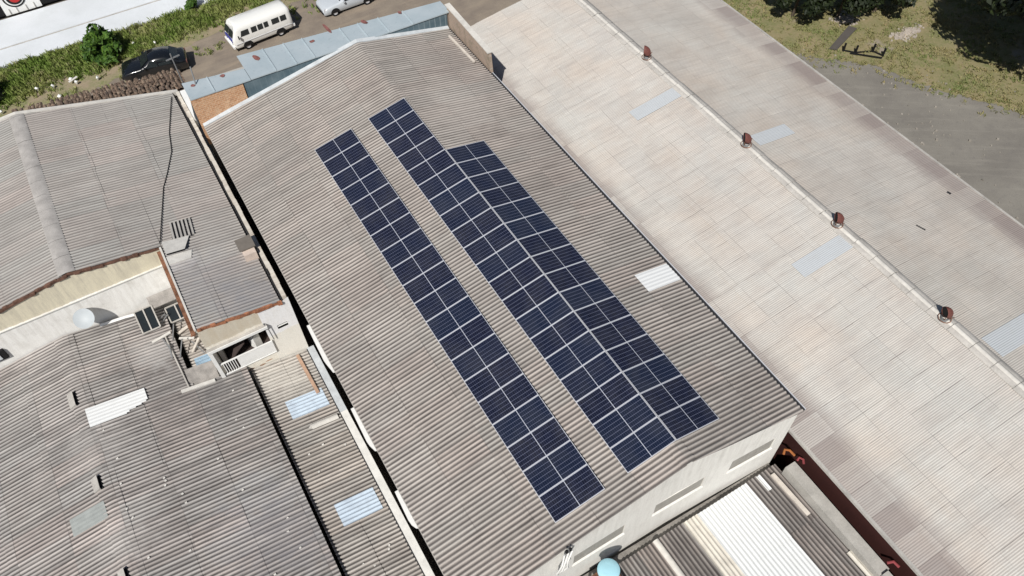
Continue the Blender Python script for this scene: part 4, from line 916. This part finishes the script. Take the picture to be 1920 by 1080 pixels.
# ------------------------------------------------------------------ vehicles
def loft(secs, smooth=True):
    """secs: list of half cross-sections [(x,y,z)...] from sill to roof centre; mirrored"""
    mb = MB(); full = [[p for p in s] + [(x, -y, z) for x, y, z in reversed(s[:-1])] for s in secs]
    mb.grid(full, smooth); mb.face(full[0][::-1]); mb.face(full[-1]); return mb
def wheel_at(parent, x, y, r, w=.19):
    sgn = 1 if y > 0 else -1
    mb = MB(); mb.grid([[(x + rr_ * math.cos(q), y + d_ * sgn, r + rr_ * math.sin(q)) for q in [2 * PI * k / 18 for k in range(19)]] for rr_, d_ in ((r * .55, 0), (r * .93, 0.0), (r, -.03), (r, -w + .03), (r * .93, -w))])
    o = mb.build('wheel', M['tyre'], parent, local=True)
    mb = MB(); mb.grid([[(x + rr_ * math.cos(q), y + d_ * sgn, r + rr_ * math.sin(q)) for q in [2 * PI * k / 14 for k in range(15)]] for rr_, d_ in ((r * .57, .0), (r * .5, -.015), (r * .25, .012), (0.001, .015))]); mb.build('rim', M['alu'], o, local=True)
def carpaint(name, col, rough=.22):
    t = NT(name); t.set(t.b.inputs['Coat Weight'], .6); t.set(t.b.inputs['Coat Roughness'], .08)
    return t.done(col, rough, 0.0, .5)
# van: nose toward -x
V = empty('van', (-1.93, 42.25, -8.4), 'white boxy minibus with a row of side windows parked on the street', 'van', rz=.085)
def vsec(x, w, top, nose=0.0, base=.34):
    def xx(z): return x + (nose * max(0, z - 1.0) / .9 if nose else 0)
    return [(xx(base), w * .90, base), (xx(.5), w, .5), (xx(.95), w, .95), (xx(1.12), w * .985, 1.12), (xx(1.55), w * .93, min(1.55, top - .1)), (xx(1.74), w * .86, min(1.76, top - .05)), (xx(1.86), w * .66, min(1.88, top - .02)), (xx(1.9), 0, top)]
vs_ = [vsec(-2.20, .66, 1.82, .42, .5), vsec(-2.17, .76, 1.86, .40, .42), vsec(-2.05, .82, 1.90, .34), vsec(-1.75, .86, 1.93, .16), vsec(-1.3, .86, 1.94), vsec(0, .86, 1.95), vsec(1.5, .86, 1.94), vsec(1.95, .855, 1.92), vsec(2.14, .82, 1.88, -.05), vsec(2.2, .74, 1.82, -.06, .42)]
vw = carpaint('white_van_paint', (.82, .82, .79))
vb_ = loft(vs_).build('body', vw, V, local=True)
def side_w(z): return .86 * (1 - .055 * max(0, z - 1.12) / .43) if z > 1.12 else .86
for sg in (1, -1):
    for a, b, sl in ((-1.62, -.98, .12), (-.80, -.40, 0), (-.32, .06, 0), (.14, .46, 0), (.72, 1.26, 0), (1.36, 1.80, 0)):
        q = lambda x, z: (x, sg * (side_w(z) * .985 + .012), z)
        P = [q(a, 1.14), q(b, 1.14), q(b, 1.53), q(a + sl, 1.53)]
        MB().face(P if sg < 0 else P[::-1]).build('window', M['glass_dark'], vb_, local=True)
    MB().box(-2.1, 2.1, sg * .885 - .012, sg * .885 + .012, .70, .73).build('trim', M['alu'], vb_, local=True)
mb = MB()
for a, b in ((-.66, -.03), (.03, .66)): mb.face([(-2.192 , a, 1.16), (-2.192, b, 1.16), (-1.99, b * .92, 1.60), (-1.99, a * .92, 1.60)][::-1])
mb.build('windscreen', M['glass_dark'], vb_, local=True)
MB().hexa([(-2.235, -.6, .78), (-2.235, .6, .78), (-2.18, .6, .78), (-2.18, -.6, .78), (-2.235, -.6, 1.0), (-2.235, .6, 1.0), (-2.18, .6, 1.0), (-2.18, -.6, 1.0)]).build('panel', plain('blue_front_panel', (.05, .06, .32), .4), vb_, local=True)
MB().box(-2.3, -2.18, -.8, .8, .40, .56).build('bumper', M['white_paint'], V, local=True); MB().box(2.18, 2.30, -.8, .8, .40, .56).build('bumper', M['white_paint'], V, local=True)
for y in (-.55, .55): MB().lathe([(.0, 0), (.11, .01), (.12, .03)], 0, 0, 14)
for y in (-.52, .52):
    mb = MB(); mb.face([(-2.245, y + .1 * math.cos(q), .70 + .1 * math.sin(q)) for q in [2 * PI * k / 14 for k in range(14)]]); mb.build('headlight', M['alu'], V, local=True)
for x in (-1.28, 1.18):
    for y in (-.80, .80): wheel_at(V, x, y, .31)
for sg in (1, -1):
    for x in (-1.28, 1.18): MB().face([(x + .37 * math.cos(q), sg * .868, .34 + .37 * math.sin(q)) for q in [PI * k / 12 for k in range(13)]][::(1 if sg < 0 else -1)]).build('wheel_arch', M['black'], vb_, local=True)
for sg in (1, -1):
    mb = MB(); mb.tube([(-1.75, sg * .86, 1.15), (-1.82, sg * 1.02, 1.2)], .015, 6); mb.box(-1.85, -1.79, sg * 1.05 - .07, sg * 1.05 + .07, 1.15, 1.38); mb.build('mirror', M['black'], V, local=True)

def car(name, loc, rz, label, paint, wb=2.55, L_=4.25, hatchback=False):
    e = empty(name, loc, label, 'car', rz=rz); w = .84
    def sec(x, top, roof=None, sc=1.0, base=.24):
        ww = w * sc
        if roof is None: return [(x, ww * .88, base), (x, ww * .98, .42), (x, ww, .62), (x, ww * .97, min(.80, top - .04)), (x, ww * .90, top - .015), (x, ww * .80, top), (x, ww * .4, top + .02), (x, 0, top + .03)]
        return [(x, ww * .88, base), (x, ww * .98, .42), (x, ww, .62), (x, ww * .985, .88), (x, ww * .90, .88 + (roof - .88) * .5), (x, ww * .79, roof - .07), (x, ww * .62, roof - .01), (x, 0, roof + .015)]
    tail = 1.42 if hatchback else 1.0
    secs = [sec(-2.12, .60, None, .70, .34), sec(-2.05, .70, None, .88), sec(-1.8, .80, None, .97), sec(-1.3, .88, None), sec(-.85, .93, None), sec(-.80, .94, .96), sec(-.15, .94, 1.38), sec(.3, .94, 1.43), sec(.8, .94, 1.41)]
    if hatchback: secs += [sec(1.35, .94, 1.36), sec(1.95, .94, 1.0), sec(2.05, .9, None, .95), sec(2.1, .78, None, .85, .34)]
    else: secs += [sec(1.15, .94, 1.33), sec(1.62, .94, 1.0), sec(1.66, .96, None), sec(2.0, .95, None, .96), sec(2.1, .85, None, .88), sec(2.14, .7, None, .8, .34)]
    b = loft(secs).build('body', paint, e, local=True)
    def grnd(x, f):  # half width at glass height fraction
        return
    xr = 1.35 if hatchback else 1.15
    for sg in (1, -1):
        for a0, a1, c0_, c1_ in ((-.55, .28, -.12, .28), (.36, xr + .05, .36, xr - .2)):
            P = [(a0, sg * (w * .975 + .012), .92), (a1, sg * (w * .975 + .012), .92), (c1_, sg * (w * .82 + .012), 1.30), (c0_, sg * (w * .82 + .012), 1.30)]
            MB().face(P if sg < 0 else P[::-1]).build('window', M['glass_dark'], b, local=True)
    MB().face([(-.78, -.66, .985), (-.78, .66, .985), (-.2, .56, 1.375), (-.2, -.56, 1.375)][::-1]).build('windscreen', M['glass_dark'], b, local=True)
    P = [(xr + .06, -.58, 1.345), (xr + .06, .58, 1.345), (xr + .52, .66, 1.02), (xr + .52, -.66, 1.02)]; MB().face(P[::-1] if False else P[::-1]).build('rear_window', M['glass_dark'], b, local=True)
    for x in (-wb / 2, wb / 2):
        for y in (-.80, .80): wheel_at(e, x, y, .30)
    for sg in (1, -1):
        for x in (-wb / 2, wb / 2): MB().face([(x + .35 * math.cos(q), sg * .846, .32 + .35 * math.sin(q)) for q in [PI * k / 12 for k in range(13)]][::(1 if sg < 0 else -1)]).build('wheel_arch', M['black'], b, local=True)
        mb = MB(); mb.box(-.62, -.50, sg * .93 - .09, sg * .93 + .09, .92, 1.04); mb.build('mirror', paint, e, local=True)
        mb = MB(); mb.hexa([(-2.09, sg * .60 - .16, .60), (-2.0, sg * .60 - .16, .60), (-2.0, sg * .60 + .12, .60), (-2.02, sg * .60 + .12, .60), (-2.05, sg * .60 - .16, .74), (-1.9, sg * .60 - .16, .76), (-1.88, sg * .60 + .12, .74), (-1.96, sg * .60 + .12, .74)]); mb.build('headlight', M['glass_dark'] if paint.name.startswith('black') else M['alu'], e, local=True)
        MB().box(2.08, 2.13, sg * .62 - .14, sg * .62 + .14, .68, .84).build('tail_light', M['red_rust'], e, local=True)
    MB().box(-2.16, -2.03, -.62, .62, .32, .48).build('bumper', M['black'], e, local=True)
    return e
car('parked_car', (-9.3, 42.35, -8.4), -.19, 'black saloon car parked partly behind the mossy canopy of the house', carpaint('black_car_paint', (.008, .009, .011)))
car('parked_car', (4.75, 42.55, -8.4), .03, 'silver hatchback parked on the street beyond the blue metal parapet', carpaint('silver_car_paint', (.52, .56, .60), .3), hatchback=True)

# service mast on the house corner
MA = empty('service_mast', (-8.6, 31.6, -2.8), 'thin grey service mast with crossarm on the house street corner', 'mast')
MB().tube([(-8.6, 31.6, -3.2), (-8.62, 31.7, -.6)], .04, 8).build('pole', M['grey_steel'], MA)
MB().bar((-8.95, 31.75, -.95), (-8.2, 31.65, -.8), .06, .06).build('crossarm', M['grey_steel'], MA)
tag(MB().tube([(-8.25, 28.0, -.25), (-8.15, 28.35, .55)], .035, 8).build('post', M['grey_steel']), 'short dark grey post standing on the end of the blue metal parapet', 'post')

# ================================================================== CAMERA, SUN, SKY
cam = bpy.data.cameras.new('camera'); co = bpy.data.objects.new('camera', cam); COL.objects.link(co)
cam.sensor_width = 36; cam.lens = 1463.813 / 1920 * 36; cam.clip_end = 2000; cam.clip_start = .5
r0 = Vector((0.8584495204944529, -0.5126127340269458, -0.01710572057080223)); r1 = Vector((0.4189026437786862, 0.6814932006549337, 0.60007298930737)); r2 = Vector((-0.2959476234032871, -0.5222980015034285, 0.7997623408409816))
mw = Matrix((r0, r1, r2)).transposed().to_4x4(); mw.translation = Vector((-10.50224, -7.53955, 24.65331 + ZG)); co.matrix_world = mw
scn.camera = co
EL, AZX, AZY = math.radians(49), -.70, -.714
S = Vector((AZX * math.cos(EL), AZY * math.cos(EL), math.sin(EL))).normalized()
sl = bpy.data.lights.new('sun', 'SUN'); sl.energy = 4.5; sl.angle = math.radians(.5); sl.color = (1, .965, .91)
so = bpy.data.objects.new('sun', sl); COL.objects.link(so); so.rotation_euler = (-S).to_track_quat('-Z', 'Y').to_euler(); so.location = (0, 0, 60)
wd = bpy.data.worlds.new('World'); scn.world = wd; wd.use_nodes = True
nt = wd.node_tree; bg = nt.nodes['Background']; sk = nt.nodes.new('ShaderNodeTexSky'); sk.sky_type = 'NISHITA'; sk.sun_disc = False
sk.sun_elevation = EL; sk.sun_rotation = math.atan2(AZX, AZY); nt.links.new(sk.outputs[0], bg.inputs[0]); bg.inputs[1].default_value = .05
scn.view_settings.view_transform = 'Standard'; scn.view_settings.look = 'None'; scn.view_settings.exposure = 0.0; scn.view_settings.gamma = 1.0
scn.render.engine = 'CYCLES'; scn.cycles.max_bounces = 6
